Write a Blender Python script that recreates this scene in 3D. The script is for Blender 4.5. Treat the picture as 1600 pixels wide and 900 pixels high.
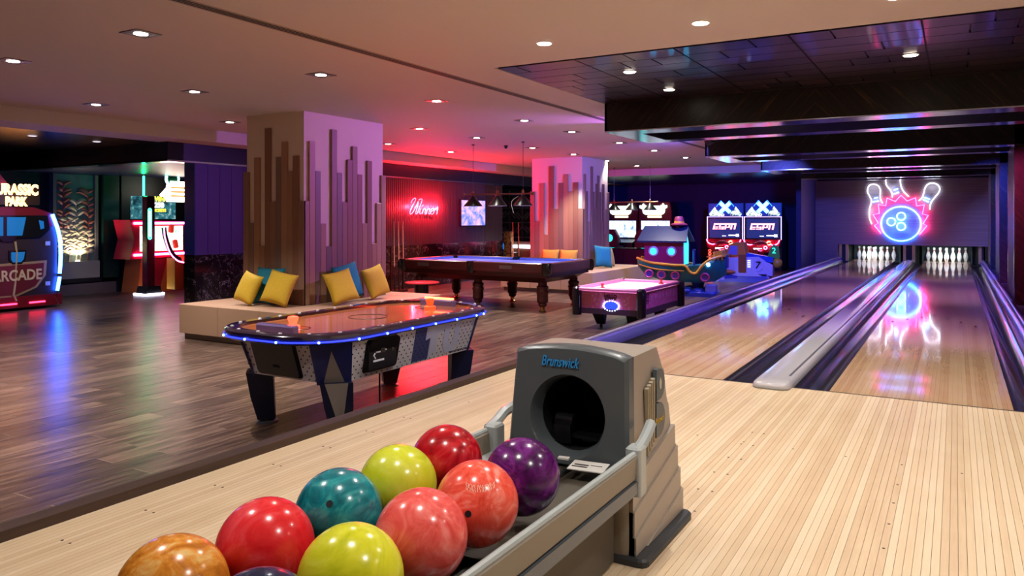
import bpy, bmesh, math, random
from mathutils import Vector, Matrix, Euler

for o in list(bpy.data.objects):
    bpy.data.objects.remove(o, do_unlink=True)
SC = bpy.context.scene
COL = SC.collection
PI = math.pi
random.seed(7)

# ------------------------------------------------------------------ camera
cd = bpy.data.cameras.new('camera'); cam = bpy.data.objects.new('camera', cd); COL.objects.link(cam)
cam.location = (0.2211, -5.6164, 1.1823)
cam.rotation_euler = (PI / 2, 0, 0.52656)
cd.sensor_width = 36; cd.lens = 1193.1 * 36 / 1600; cd.shift_y = -(450 - 341.95) / 1600
cd.clip_start = 0.02; cd.clip_end = 100
SC.camera = cam

# ------------------------------------------------------------------ world, exposure
wd = bpy.data.worlds.new('world'); SC.world = wd; wd.use_nodes = True
wd.node_tree.nodes['Background'].inputs[0].default_value = (0.30, 0.26, 0.34, 1)
wd.node_tree.nodes['Background'].inputs[1].default_value = 0.02
vs = SC.view_settings
vs.view_transform = 'Standard'; vs.look = 'None'; vs.gamma = 1; vs.use_curve_mapping = False
vs.exposure = 1.1
SC.cycles.max_bounces = 8; SC.cycles.diffuse_bounces = 4; SC.cycles.glossy_bounces = 4
SC.cycles.sample_clamp_indirect = 4.0
SC.cycles.caustics_reflective = False; SC.cycles.caustics_refractive = False

# lamp strengths (watts)
W_ROOM = 150
W_LANE = 36
W_PANEL = 80      # small lamps in the dark panelled ceiling
W_BLUE = 110       # ultraviolet bars inside the portals
W_VIOLET = 260     # added colour-wash lamps, unseen behind the portals

ZF = -0.37        # dark games floor (the lanes stand higher, at 0)
ZC = 2.56         # ceiling

# ------------------------------------------------------------------ helpers
def lin(h):
    if isinstance(h, (tuple, list)): return tuple(h[:3])
    h = h.lstrip('#'); r = []
    for i in (0, 2, 4):
        c = int(h[i:i + 2], 16) / 255
        r.append(c / 12.92 if c <= .04045 else ((c + .055) / 1.055) ** 2.4)
    return tuple(r)

MATS = {}
def mat(name, col='808080', rough=.5, metal=0., emit=None, es=0., coat=0., spec=.5, alpha=1., trans=0., ior=1.45):
    if name in MATS: return MATS[name]
    m = bpy.data.materials.new(name); m.use_nodes = True
    b = m.node_tree.nodes['Principled BSDF']
    b.inputs['Base Color'].default_value = (*lin(col), 1)
    b.inputs['Roughness'].default_value = rough; b.inputs['Metallic'].default_value = metal
    b.inputs['Specular IOR Level'].default_value = spec
    b.inputs['Coat Weight'].default_value = coat; b.inputs['Coat Roughness'].default_value = .05
    b.inputs['IOR'].default_value = ior
    b.inputs['Transmission Weight'].default_value = trans; b.inputs['Alpha'].default_value = alpha
    if emit:
        b.inputs['Emission Color'].default_value = (*lin(emit), 1); b.inputs['Emission Strength'].default_value = es
    MATS[name] = m
    return m

class NG:
    """tiny node-graph helper around one material"""
    def __init__(s, m): s.m = m; s.t = m.node_tree; s.b = s.t.nodes['Principled BSDF']
    def n(s, typ, **kw):
        x = s.t.nodes.new(typ)
        for k, v in kw.items():
            if k.startswith('i_'): x.inputs[k[2:].replace('_', ' ')].default_value = v
            else: setattr(x, k, v)
        return x
    def l(s, a, b): s.t.links.new(a, b)
    def coord(s, scale=(1, 1, 1), rot=(0, 0, 0), kind='Object', loc=(0, 0, 0)):
        tc = s.n('ShaderNodeTexCoord'); mp = s.n('ShaderNodeMapping')
        mp.inputs['Scale'].default_value = scale; mp.inputs['Rotation'].default_value = rot; mp.inputs['Location'].default_value = loc
        s.l(tc.outputs[kind], mp.inputs[0]); return mp.outputs[0]
    def noise(s, vec, scale=5, detail=3, rough=.5, dist=0):
        x = s.n('ShaderNodeTexNoise'); x.inputs['Scale'].default_value = scale; x.inputs['Detail'].default_value = detail
        x.inputs['Roughness'].default_value = rough; x.inputs['Distortion'].default_value = dist
        if vec is not None: s.l(vec, x.inputs['Vector'])
        return x
    def ramp(s, fac, stops):
        x = s.n('ShaderNodeValToRGB'); e = x.color_ramp.elements
        while len(e) < len(stops): e.new(.5)
        for i, (p, c) in enumerate(stops): e[i].position = p; e[i].color = (*lin(c), 1)
        s.l(fac, x.inputs[0]); return x.outputs[0]
    def mix(s, fac, a, b, mode='MIX'):
        x = s.n('ShaderNodeMix'); x.data_type = 'RGBA'; x.blend_type = mode
        for v, i in ((fac, 0), (a, 6), (b, 7)):
            if hasattr(v, 'is_output'): s.l(v, x.inputs[i])
            elif i == 0: x.inputs[0].default_value = v
            else: x.inputs[i].default_value = (*lin(v), 1)
        return x.outputs[2]
    def math(s, op, a, b=0.):
        x = s.n('ShaderNodeMath', operation=op)
        for v, i in ((a, 0), (b, 1)):
            if hasattr(v, 'is_output'): s.l(v, x.inputs[i])
            else: x.inputs[i].default_value = v
        return x.outputs[0]
    def col(s, c): s.l(c, s.b.inputs['Base Color'])
    def rough(s, c): s.l(c, s.b.inputs['Roughness'])
    def bump(s, h, strength=.2, dist=.01):
        x = s.n('ShaderNodeBump'); x.inputs['Strength'].default_value = strength; x.inputs['Distance'].default_value = dist
        s.l(h, x.inputs['Height']); s.l(x.outputs[0], s.b.inputs['Normal'])
    def rnd(s): return s.n('ShaderNodeObjectInfo').outputs['Random']

class MB:
    """collects simple shapes and links them as ONE mesh object"""
    def __init__(s): s.v = []; s.f = []
    def add(s, vs, fs):
        k = len(s.v); s.v += [tuple(p) for p in vs]; s.f += [tuple(i + k for i in f) for f in fs]; return s
    def box(s, x0, x1, y0, y1, z0, z1):
        return s.add([(x0, y0, z0), (x1, y0, z0), (x1, y1, z0), (x0, y1, z0), (x0, y0, z1), (x1, y0, z1), (x1, y1, z1), (x0, y1, z1)],
                     [(0, 3, 2, 1), (4, 5, 6, 7), (0, 1, 5, 4), (1, 2, 6, 5), (2, 3, 7, 6), (3, 0, 4, 7)])
    def obox(s, c, size, rot=(0, 0, 0)):
        m = Euler(rot).to_matrix(); c = Vector(c); h = [a / 2 for a in size]
        P = [c + m @ Vector((sx * h[0], sy * h[1], sz * h[2])) for sz in (-1, 1) for sx, sy in ((-1, -1), (1, -1), (1, 1), (-1, 1))]
        return s.add(P, [(0, 3, 2, 1), (4, 5, 6, 7), (0, 1, 5, 4), (1, 2, 6, 5), (2, 3, 7, 6), (3, 0, 4, 7)])
    def rbox(s, x0, x1, y0, y1, z0, z1, r=.01, n=3):
        """box with its vertical edges rounded and a small chamfer on top"""
        pts = rrect((x0 + x1) / 2, (y0 + y1) / 2, x1 - x0, y1 - y0, r, n); c = min(r * .6, (z1 - z0) * .3)
        ins = rrect((x0 + x1) / 2, (y0 + y1) / 2, x1 - x0 - 2 * c, y1 - y0 - 2 * c, max(r - c, .0005), n)
        return s.loft([[(x, y, z0) for x, y in pts], [(x, y, z1 - c) for x, y in pts], [(x, y, z1) for x, y in ins]])
    def loft(s, rings, cap=True, closed=True):
        n = len(rings[0]); k = len(s.v); s.v += [tuple(p) for r in rings for p in r]
        for i in range(len(rings) - 1):
            for j in range(n if closed else n - 1):
                a, b = k + i * n + j, k + i * n + (j + 1) % n
                s.f.append((a, b, b + n, a + n))
        if cap:
            s.f.append(tuple(k + j for j in reversed(range(n)))); s.f.append(tuple(k + (len(rings) - 1) * n + j for j in range(n)))
        return s
    def prism(s, poly, d0, d1, axis='y'):
        """poly in the plane across axis: y -> (x,z), x -> (y,z), z -> (x,y)"""
        g = {'y': lambda p, d: (p[0], d, p[1]), 'x': lambda p, d: (d, p[0], p[1]), 'z': lambda p, d: (p[0], p[1], d)}[axis]
        return s.loft([[g(p, d0) for p in poly], [g(p, d1) for p in poly]])
    def cyl(s, p0, p1, r0, r1=None, n=16, cap=True):
        r1 = r0 if r1 is None else r1; p0, p1 = Vector(p0), Vector(p1); a, b = frame(p1 - p0)
        R = [[p + (a * math.cos(2 * PI * i / n) + b * math.sin(2 * PI * i / n)) * r for i in range(n)] for p, r in ((p0, r0), (p1, r1))]
        return s.loft(R, cap)
    def lathe(s, prof, c=(0, 0, 0), n=20, sx=1, sy=1):
        return s.loft([[(c[0] + sx * r * math.cos(2 * PI * i / n), c[1] + sy * r * math.sin(2 * PI * i / n), c[2] + z) for i in range(n)] for r, z in prof])
    def tube(s, pts, r=.01, n=8, closed=False):
        P = [Vector(p) for p in pts]; N = len(P); R = []; a = None
        for i in range(N):
            if closed: d = P[(i + 1) % N] - P[i - 1]
            else: d = P[min(i + 1, N - 1)] - P[max(i - 1, 0)]
            d = d.normalized() if d.length > 1e-9 else Vector((0, 0, 1))
            if a is None: a, b = frame(d)
            else:
                a = a - d * a.dot(d); a = a.normalized() if a.length > 1e-6 else frame(d)[0]; b = d.cross(a)
            rr = r[i] if isinstance(r, (list, tuple)) else r
            R.append([P[i] + (a * math.cos(2 * PI * k / n) + b * math.sin(2 * PI * k / n)) * rr for k in range(n)])
        if closed: R.append(R[0]); return s.loft(R, cap=False)
        return s.loft(R)
    def sphere(s, c, r, nu=20, nv=12, sc=(1, 1, 1)):
        prof = [(max(r * math.sin(PI * i / nv), 1e-4), -r * math.cos(PI * i / nv)) for i in range(nv + 1)]
        return s.loft([[(c[0] + sc[0] * q * math.cos(2 * PI * i / nu), c[1] + sc[1] * q * math.sin(2 * PI * i / nu), c[2] + sc[2] * z) for i in range(nu)] for q, z in prof])
    def ring(s, c, r, t, axis='y', n=40, k=8):
        g = {'y': lambda u, v: (c[0] + u, c[1], c[2] + v), 'x': lambda u, v: (c[0], c[1] + u, c[2] + v), 'z': lambda u, v: (c[0] + u, c[1] + v, c[2])}[axis]
        rx, ry = r if isinstance(r, tuple) else (r, r)
        return s.tube([g(rx * math.cos(2 * PI * i / n), ry * math.sin(2 * PI * i / n)) for i in range(n)], t, k, closed=True)
    def mesh(s, name, smooth=False):
        me = bpy.data.meshes.new(name); me.from_pydata(s.v, [], s.f)
        bm = bmesh.new(); bm.from_mesh(me); bmesh.ops.recalc_face_normals(bm, faces=bm.faces); bm.to_mesh(me); bm.free()
        if smooth:
            me.polygons.foreach_set('use_smooth', [True] * len(me.polygons)); me.set_sharp_from_angle(angle=math.radians(40))
        return me
    def build(s, name, m, parent=None, smooth=False, label=None, loc=None, rot=None):
        return link(name, s.mesh(name, smooth), m, parent, label, loc, rot)

def frame(d):
    d = Vector(d).normalized(); u = Vector((0, 0, 1)) if abs(d.z) < .9 else Vector((1, 0, 0))
    a = d.cross(u).normalized(); return a, d.cross(a).normalized()
def rrect(cx, cy, w, h, r, n=4):
    P = []
    r = min(r, w / 2 - 1e-4, h / 2 - 1e-4)
    for qx, qy, a0 in ((1, 1, 0), (-1, 1, 90), (-1, -1, 180), (1, -1, 270)):
        for i in range(n + 1):
            a = math.radians(a0 + 90 * i / n)
            P.append((cx + qx * (w / 2 - r) + r * math.cos(a), cy + qy * (h / 2 - r) + r * math.sin(a)))
    return P
def curve_pts(pts, k=6, closed=False):
    """Catmull-Rom through the points"""
    P = [Vector(p) for p in pts]; N = len(P); out = []
    for i in range(N if closed else N - 1):
        g = (lambda j: P[j % N]) if closed else (lambda j: P[min(max(j, 0), N - 1)])
        a, b, c, d = g(i - 1), g(i), g(i + 1), g(i + 2)
        for q in range(k):
            t = q / k
            out.append(.5 * ((2 * b) + (c - a) * t + (2 * a - 5 * b + 4 * c - d) * t * t + (3 * b - a - 3 * c + d) * t ** 3))
    if not closed: out.append(P[-1])
    return [tuple(p) for p in out]

def link(name, me, m, parent=None, label=None, loc=None, rot=None):
    o = bpy.data.objects.new(name, me); COL.objects.link(o)
    if m is not None and not me.materials: me.materials.append(m)
    if parent is not None: o.parent = parent
    if loc is not None: o.location = loc
    if rot is not None: o.rotation_euler = rot
    if label: o['label'] = label
    return o
def thing(name, label, cat, loc=(0, 0, 0), rz=0, group=None):
    o = bpy.data.objects.new(name, None); COL.objects.link(o); o.location = loc; o.rotation_euler = (0, 0, rz)
    o.empty_display_size = .1
    return tag(o, label, cat, group)
def tag(o, label, cat, group=None):
    o['label'] = label; o['category'] = cat
    if group: o['group'] = group
    return o
def struct(o): o['kind'] = 'structure'; return o
def dup(root, loc=None, rz=None, label=None, parent=None):
    r = root.copy(); COL.objects.link(r); r.parent = parent
    if loc is not None: r.location = loc
    if rz is not None: r.rotation_euler = (0, 0, rz)
    if label: r['label'] = label
    for ch in root.children: dup(ch, parent=r)
    return r

FACE = {'-y': (PI / 2, 0, 0), '+x': (PI / 2, 0, PI / 2), '-x': (PI / 2, 0, -PI / 2), '+z': (0, 0, 0)}
def text(s, name, m, parent, loc, face='-y', size=.1, depth=.004, shear=0., width=None, bold=0., rot=None, align='CENTER', space=1.):
    cu = bpy.data.curves.new(name, 'FONT'); cu.body = s; cu.size = size; cu.extrude = depth; cu.shear = shear; cu.offset = bold
    cu.align_x = align; cu.align_y = 'CENTER'; cu.resolution_u = 3; cu.space_character = space
    t = bpy.data.objects.new('tmp', cu); COL.objects.link(t); bpy.context.view_layer.update()
    me = bpy.data.meshes.new_from_object(t.evaluated_get(bpy.context.evaluated_depsgraph_get()))
    bpy.data.objects.remove(t); bpy.data.curves.remove(cu); me.materials.clear()
    if width:
        xs = [v.co.x for v in me.vertices]; k = width / (max(xs) - min(xs)); me.transform(Matrix.Diagonal((k, 1, 1, 1)))
    return link(name, me, m, parent, None, loc, rot or FACE[face])
def spot(name, parent, loc, aim, watts, col=(1, .8, .6), angle=95, blend=.6, radius=.035):
    ld = bpy.data.lights.new(name, 'SPOT'); ld.energy = watts; ld.color = col; ld.spot_size = math.radians(angle); ld.spot_blend = blend
    ld.shadow_soft_size = radius
    o = bpy.data.objects.new(name, ld); COL.objects.link(o); o.parent = parent; o.location = loc
    o.rotation_euler = Vector(aim).to_track_quat('-Z', 'Y').to_euler(); return o
def glow(parent, loc, watts, col, r=.002):
    ld = bpy.data.lights.new('glow', 'POINT'); ld.energy = watts; ld.color = col; ld.shadow_soft_size = r
    o = bpy.data.objects.new('glow', ld); COL.objects.link(o); o.parent = parent; o.location = loc; return o
# ------------------------------------------------------------------ surface materials
def wood_mat(name, stops, stretch, rough=.3, rnd=.5, axis='y', bump=.05, coat=0., var=6):
    m = mat(name, rough=rough, coat=coat); g = NG(m)
    sc = (stretch, 1.0, stretch) if axis == 'y' else (1.0, stretch, stretch)
    v = g.coord(sc)
    ob = g.n('ShaderNodeObjectInfo'); off = g.n('ShaderNodeVectorMath', operation='SCALE'); g.l(ob.outputs['Location'], off.inputs[0]); off.inputs['Scale'].default_value = 3.7
    ad = g.n('ShaderNodeVectorMath', operation='ADD'); g.l(v, ad.inputs[0]); g.l(off.outputs[0], ad.inputs[1])
    n1 = g.noise(ad.outputs[0], var, 4, .6, .3)
    f = g.math('ADD', g.math('MULTIPLY', n1.outputs['Fac'], 1 - rnd), g.math('MULTIPLY', g.rnd(), rnd))
    g.col(g.ramp(f, stops))
    g.bump(n1.outputs['Fac'], bump, .002)
    return m
M_MAPLE = wood_mat('maple boards', [(.15, 'c2a482'), (.45, 'd2b896'), (.8, 'dec8aa')], 14, .42, .4, coat=.0, var=3)
M_LANE = wood_mat('oiled lane boards', [(.15, 'c89a74'), (.5, 'dab28c'), (.85, 'e6c6a2')], 14, .07, .45, coat=.6, var=3, bump=.0)
M_LANE.node_tree.nodes['Principled BSDF'].inputs['Specular IOR Level'].default_value = .8
M_PLANK = wood_mat('dark oak planks', [(.32, '2a1f1a'), (.5, '4c3b32'), (.68, '745e50')], 16, .3, .16, bump=.03, var=2.6)
NGp = NG(M_PLANK)
M_KERB = wood_mat('dark walnut kerb', [(.2, '2b1d17'), (.6, '45322a'), (.9, '553e33')], 12, .55, .2, bump=.1, var=2)
M_GROUT = mat('pale plank joint', 'a8927e', .7)
M_CEIL = mat('painted ceiling', 'cfc2ba', .75)
M_WALLP = mat('painted wall', 'b4aaa0', .8)
M_BLACK = mat('black paint', '060608', .5)
M_NAVY = mat('navy wall paint', '10205c', .6)
M_DARKCEIL = mat('glossy black ceiling', '0b0a0d', .18)

def veneer(name, rotation, base=('0b0706', '1c120d', '3a2416'), rough=.28, scale=26, plane='xz'):
    m = mat(name, rough=rough, coat=.25); g = NG(m)
    rot = {'xz': (0, rotation, 0), 'yz': (rotation, 0, 0), 'xy': (0, 0, rotation)}[plane]
    sc = {'xz': (scale, 1, 1.2), 'yz': (1, scale, 1.2), 'xy': (scale, 1.2, 1)}[plane]
    tc = g.n('ShaderNodeTexCoord'); r1 = g.n('ShaderNodeMapping'); r1.inputs['Rotation'].default_value = rot
    r2 = g.n('ShaderNodeMapping'); r2.inputs['Scale'].default_value = sc
    g.l(tc.outputs['Object'], r1.inputs[0]); g.l(r1.outputs[0], r2.inputs[0])
    n = g.noise(r2.outputs[0], 1.6, 5, .65, .2)
    f = g.math('ADD', g.math('MULTIPLY', n.outputs['Fac'], .9), g.math('MULTIPLY', g.math('SUBTRACT', g.rnd(), .5), .25))
    g.col(g.ramp(f, [(.42, base[0]), (.58, base[1]), (.74, base[2])]))
    g.bump(n.outputs['Fac'], .08, .003); return m
M_VEN_A = mat('diagonal ebony veneer', rough=.4); g = NG(M_VEN_A)
sx_ = g.n('ShaderNodeSeparateXYZ'); tc_ = g.n('ShaderNodeTexCoord'); g.l(tc_.outputs['Object'], sx_.inputs[0])
a_ = g.math('ABSOLUTE', g.math('ADD', sx_.outputs[0], 1.05)); u_ = g.math('MULTIPLY', g.math('ADD', a_, g.math('MULTIPLY', sx_.outputs[2], .9)), 17); v_ = g.math('MULTIPLY', g.math('SUBTRACT', a_, sx_.outputs[2]), .9)
cb_ = g.n('ShaderNodeCombineXYZ'); g.l(u_, cb_.inputs[0]); g.l(v_, cb_.inputs[1]); g.l(sx_.outputs[1], cb_.inputs[2])
n_ = g.noise(cb_.outputs[0], 1.5, 5, .65, .25)
g.col(g.ramp(n_.outputs['Fac'], [(.45, '0a0605'), (.58, '1e130d'), (.72, '4e3320')])); g.bump(n_.outputs['Fac'], .08, .003)
M_VEN_P = veneer('ceiling veneer across', 0, ('120c0d', '2a1e1c', '4b3832'), .3, 14, 'xy')
M_VEN_Q = veneer('ceiling veneer along', PI / 2, ('150f10', '30231f', '54403a'), .3, 14, 'xy')
M_STEEL = mat('brushed portal trim', 'b9bccb', .16, 1.)
NGs = NG(M_STEEL)

m = mat('black marble', rough=.12, coat=.3); g = NG(m); v = g.coord((1, 1, 1))
nz = g.noise(v, 1.7, 5, .7, 1.2)
vo = g.n('ShaderNodeTexVoronoi', feature='DISTANCE_TO_EDGE'); vo.inputs['Scale'].default_value = 4.6
ad = g.n('ShaderNodeVectorMath', operation='ADD'); g.l(v, ad.inputs[0]); sc_ = g.n('ShaderNodeVectorMath', operation='SCALE'); g.l(nz.outputs['Color'], sc_.inputs[0]); sc_.inputs['Scale'].default_value = .9
g.l(sc_.outputs[0], ad.inputs[1]); g.l(ad.outputs[0], vo.inputs['Vector'])
vein = g.math('MULTIPLY', g.math('LESS_THAN', vo.outputs['Distance'], .013), g.math('GREATER_THAN', nz.outputs['Fac'], .47))
g.col(g.mix(vein, g.ramp(nz.outputs['Fac'], [(.3, '0d0a0d'), (.7, '251d22')]), '8a8288')); M_MARBLE = m

m = mat('mask wall cloth', rough=.75); g = NG(m); v = g.coord((.25, 1, 22))
g.col(g.ramp(g.noise(v, 3, 3, .6).outputs['Fac'], [(.3, '857a82'), (.7, 'a3969e')])); M_MASK = m
M_CLOTHPURPLE = mat('indigo wall panel', '3a2c74', .5)
M_RIB = mat('charcoal fluted panel', '403a48', .5)
M_LEATHER = mat('tan bench leatherette', 'a3836a', .45)
M_PLASTER = mat('column plaster', 'd8c8b4', .8)
M_SLATS = []
for i, c in enumerate(('96745a', '8a6b58', 'a07c62', '85604c', '7a6558')):
    M_SLATS.append(mat('column slat tone %d' % i, c, .5))

# ------------------------------------------------------------------ the setting
# approach: light maple, one part per board
X0A, X1A = -2.79, 2.58
ap = struct(MB().box(X0A, X1A, -7.6, 0, -.06, -.012).build('floor', mat('board joint', '8a6a4c', .6)))
ap['label'] = 'pale maple bowling approach'
bw = 1.0605 / 39
bme = MB().box(.0007, bw - .0007, 0, 7.6, -.012, 0).mesh('board')
nb = int((X1A - X0A) / bw)
for i in range(nb):
    link('board', bme, M_MAPLE, ap, None, (X0A + i * bw, -7.6, 0))
dotme = MB().lathe([(.0055, 0), (.0055, .0006)], n=8).mesh('marker_dot')
M_DOT = mat('dark dowel', '2a1a10', .6)
dots = [(x * .249 - .004, -1.5) for x in range(-11, 9)]
dots += [(-.003, -1.82 - .2525 * k) for k in range(4)]
dots += [(xx, -1.29 - .257 * k) for xx in (-.754, -.692) for k in range(6)]
dots += [(xx, -2.01 - .335 * k) for xx in (-2.62, -2.57) for k in range(7)] + [(-1.9, -2.4), (-1.84, -2.4), (-2.2, -3.1), (-2.14, -3.1), (-1.62, -1.2), (-1.56, -1.2)]
for x, y in dots: link('marker_dot', dotme, M_DOT, ap, None, (x, y, .0002))
struct(MB().box(-2.56, .765, -.012, .004, -.02, .0012).build('trim_foul_line', mat('foul line inlay', '1d1512', .5)))

# dark games floor: 0.19 x 0.9 m planks in staggered rows
fl = struct(MB().box(-18, -2.79, -8, 22, ZF - .1, ZF - .0012).build('floor', M_GROUT)); fl['label'] = 'dark oak plank floor of the games hall'
PW, PL = .19, .9
pme = MB().box(.0022, PW - .0022, .0022, PL - .0022, -.004, 0).mesh('plank')
near, far = [], []
def hidden(x, y):
    return (-8.4 < x < -6.5 and 1.0 < y < 3.2) or (-8.2 < x < -6.4 and 8.9 < y < 11.5)
r = 0
x = -2.88 - PW
while x > -16.6:
    y = -7.19 + (.3 if r % 2 else 0) - .003
    y -= PL
    while y < 20:
        dx, dy = x + PW / 2 - .2211, y + PL / 2 + 5.6164
        Z = -dx * math.sin(.52656) + dy * math.cos(.52656); X = dx * math.cos(.52656) + dy * math.sin(.52656)
        vis = Z > 1.5 and abs(X) < .69 * Z + .4 and not (x < -10.5 and y > 2.2 and y > (-x - 10.5) * 1.6 + 2)
        if vis and not hidden(x, y): near.append((Z, x, y))
        elif Z > .5 and abs(X) < 1.2 * Z + 2: far.append((x, y))
        y += PL
    x -= PW; r += 1
near.sort()
for Z, x, y in near[:300]: link('plank', pme, M_PLANK, fl, None, (x, y, ZF))
mb = MB(); rc = []
for x, y in [(a[1], a[2]) for a in near[300:]] + far:
    mb.box(x + .0015, x + PW - .0015, y + .0015, y + PL - .0015, ZF - .004, ZF); rc += [random.random()] * 6
M_PLANKF = M_PLANK.copy(); M_PLANKF.name = 'dark oak planks far'
for n in M_PLANKF.node_tree.nodes:
    if n.type == 'OBJECT_INFO':
        pass
gf = M_PLANKF.node_tree
att = gf.nodes.new('ShaderNodeAttribute'); att.attribute_name = 'tone'
for l in list(gf.links):
    if l.from_node.type == 'OBJECT_INFO' and l.from_socket.name == 'Random':
        to = l.to_socket; gf.links.remove(l); gf.links.new(att.outputs['Fac'], to)
me = bpy.data.meshes.new('far_planks'); me.from_pydata(mb.v, [], mb.f); me.validate()
a_ = me.attributes.new('tone', 'FLOAT', 'FACE'); a_.data.foreach_set('value', rc)
o = link('far_planks', me, M_PLANKF, fl); o['kind'] = 'stuff'

# kerb between the two floors
struct(MB().box(-2.875, -2.79, -7.6, 18.0, ZF, .04).build('trim_kerb', M_KERB))

# ceilings
struct(MB().box(-9.75, -3.43, -8, 14.45, ZC, ZC + .12).build('ceiling', M_CEIL))
struct(MB().box(-3.43, 2.7, -8, .33, ZC, ZC + .12).build('ceiling', M_CEIL))
struct(MB().box(-3.43, 2.7, .33, 19, ZC + .035, ZC + .12).build('ceiling', M_BLACK))
# bulkhead along the left and far sides
struct(MB().box(-9.85, -9.75, -8, 14.45, 2.376, ZC + .12).box(-9.85, -3.43, 14.35, 14.45, 2.376, ZC + .12).build('trim_bulkhead', M_CEIL))
struct(MB().box(-10.5, -9.85, -8, 20, 2.376, 2.45).build('trim_bulkhead_soffit', mat('soffit paint', 'c9b8b4', .7)))
struct(MB().box(-9.85, -3.43, 14.45, 20.2, 2.376, 2.45).build('ceiling', M_DARKCEIL))
struct(MB().box(-17, -10.5, -8, 20, 2.376, 2.45).build('ceiling', M_DARKCEIL))

# panelled dark ceiling over the start of the lanes
pc = struct(MB().box(-3.43, 2.6, .37, 3.0, ZC + .02, ZC + .034).build('ceiling', M_BLACK)); pc['label'] = 'dark veneer panel ceiling'
mod = .886; sub = mod / 3
j = 0
for ix in range(7):
    for iy in range(3):
        bx, by = -3.528 + ix * mod, .385 + iy * mod
        st = (ix + iy) % 3
        rows = [[(0, 1), (1, 3)], [(0, 3)], [(0, 2), (2, 3)]] if st == 0 else ([[(0, 1.5), (1.5, 3)], [(0, 1), (1, 2), (2, 3)], [(0, 3)]] if st == 1 else [[(0, 2), (2, 3)], [(0, 1), (1, 3)], [(0, 3)]])
        for q, row in enumerate(rows):
            for a, b in row:
                x0, x1 = bx + a * sub, bx + b * sub; y0, y1 = by + q * sub, by + (q + 1) * sub
                x0 = max(x0, -3.425); x1 = min(x1, 2.58); y1 = min(y1, 2.93)
                if x1 - x0 < .05 or y1 - y0 < .03: continue
                j += 1
                me = MB().box(0, x1 - x0 - .014, 0, y1 - y0 - .011, 0, .018).mesh('ceiling_panel')
                link('ceiling_panel', me, M_VEN_P if (j * 7) % 5 < 3 else M_VEN_Q, pc, None, (x0 + .007, y0 + .0055, ZC + .002))

# nested portals over the lanes: beam, right leg, polished rims around a black recess
XL, XR, ZB = -3.43, .925, 2.222
def portal(y0, d=1.53):
    p = struct(MB().box(XL, 2.6, y0, y0 + .03, ZB + .012, ZC + .03).box(XL, 2.6, y0 + d - .03, y0 + d, ZB + .012, ZC + .03)
               .box(XL, XL + .03, y0, y0 + d, ZB + .012, ZC + .03).build('trim_portal_beam', M_VEN_A))
    MB().box(XL + .34, XR, y0 + .36, y0 + d - .3, ZC + .02, ZC + .03).box(XL + .34, XL + .345, y0 + .36, y0 + d - .3, ZB, ZC).box(XL + .34, XR, y0 + d - .305, y0 + d - .3, ZB, ZC).build('recess', M_BLACK, p)
    MB().box(XL + .34, XR, y0 + .36, y0 + .365, ZB, ZC).build('recess_front', mat('bronze recess lining', '5a3520', .5), p)
    MB().box(XL, XR + .02, y0, y0 + .36, ZB, ZB + .012).build('rim', M_STEEL, p)
    MB().box(XL, XR + .02, y0 + d - .3, y0 + d, ZB, ZB + .012).build('rim', M_STEEL, p)
    MB().box(XL, XL + .34, y0 + .36, y0 + d - .3, ZB, ZB + .012).build('rim', M_STEEL, p)
    q = struct(MB().box(XR + .012, 2.6, y0, y0 + d, -.1, ZC + .03).build('trim_portal_leg', M_VEN_A))
    MB().box(XR, XR + .012, y0, y0 + .1, -.1, ZB).build('rim', M_STEEL, q)
    MB().box(XR, XR + .012, y0 + d - .1, y0 + d, -.1, ZB).build('rim', M_STEEL, q)
    MB().box(XR + .004, XR + .012, y0 + .1, y0 + d - .1, -.1, ZB).build('recess', M_BLACK, q)
    # ultraviolet bar lamp behind the front rim
    t = thing('blacklight_bar', 'slim violet lamp bar hidden in the recess of the %s lane portal' % {2.88: 'nearest', 7.13: 'second', 11.38: 'third', 15.62: 'farthest'}[y0], 'lamp', (-1.1, y0 + .47, ZC - .05))
    MB().box(-1.6, 1.6, -.03, .03, 0, .06).build('housing', M_BLACK, t)
    MB().cyl((-1.5, 0, -.012), (1.5, 0, -.012), .012, n=8).build('tube', mat('violet tube', '3010c0', .3, emit='5a30ff', es=5), t)
    for k in range(2):
        spot('glow', t, (-1.0 + 2.0 * k, 0, -.03), (0, .12, -1), W_BLUE * (.05 if y0 > 15 else (.45 if y0 > 11 else 1)), (.45, .18, 1.0), 118, .7, .05)
for y0 in (2.88, 7.13, 11.38, 15.62): portal(y0)

# walls
struct(MB().box(2.58, 2.7, -8, 20, -.1, ZC + .1).build('wall_right', M_WALLP))
struct(MB().box(-18, 2.7, -8.1, -8, -.5, ZC + .1).build('wall_back', M_WALLP))
struct(MB().box(-18, -3.0, 20, 20.1, -.5, ZC + .1).build('wall_far', M_NAVY))
struct(MB().box(-3.43, -3.3, 15.6, 20, -.4, ZC).build('wall_lane_side', M_NAVY))
struct(MB().box(-18, -16.6, -8, 20, -.5, ZC + .1).build('wall_left', M_BLACK))

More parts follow.
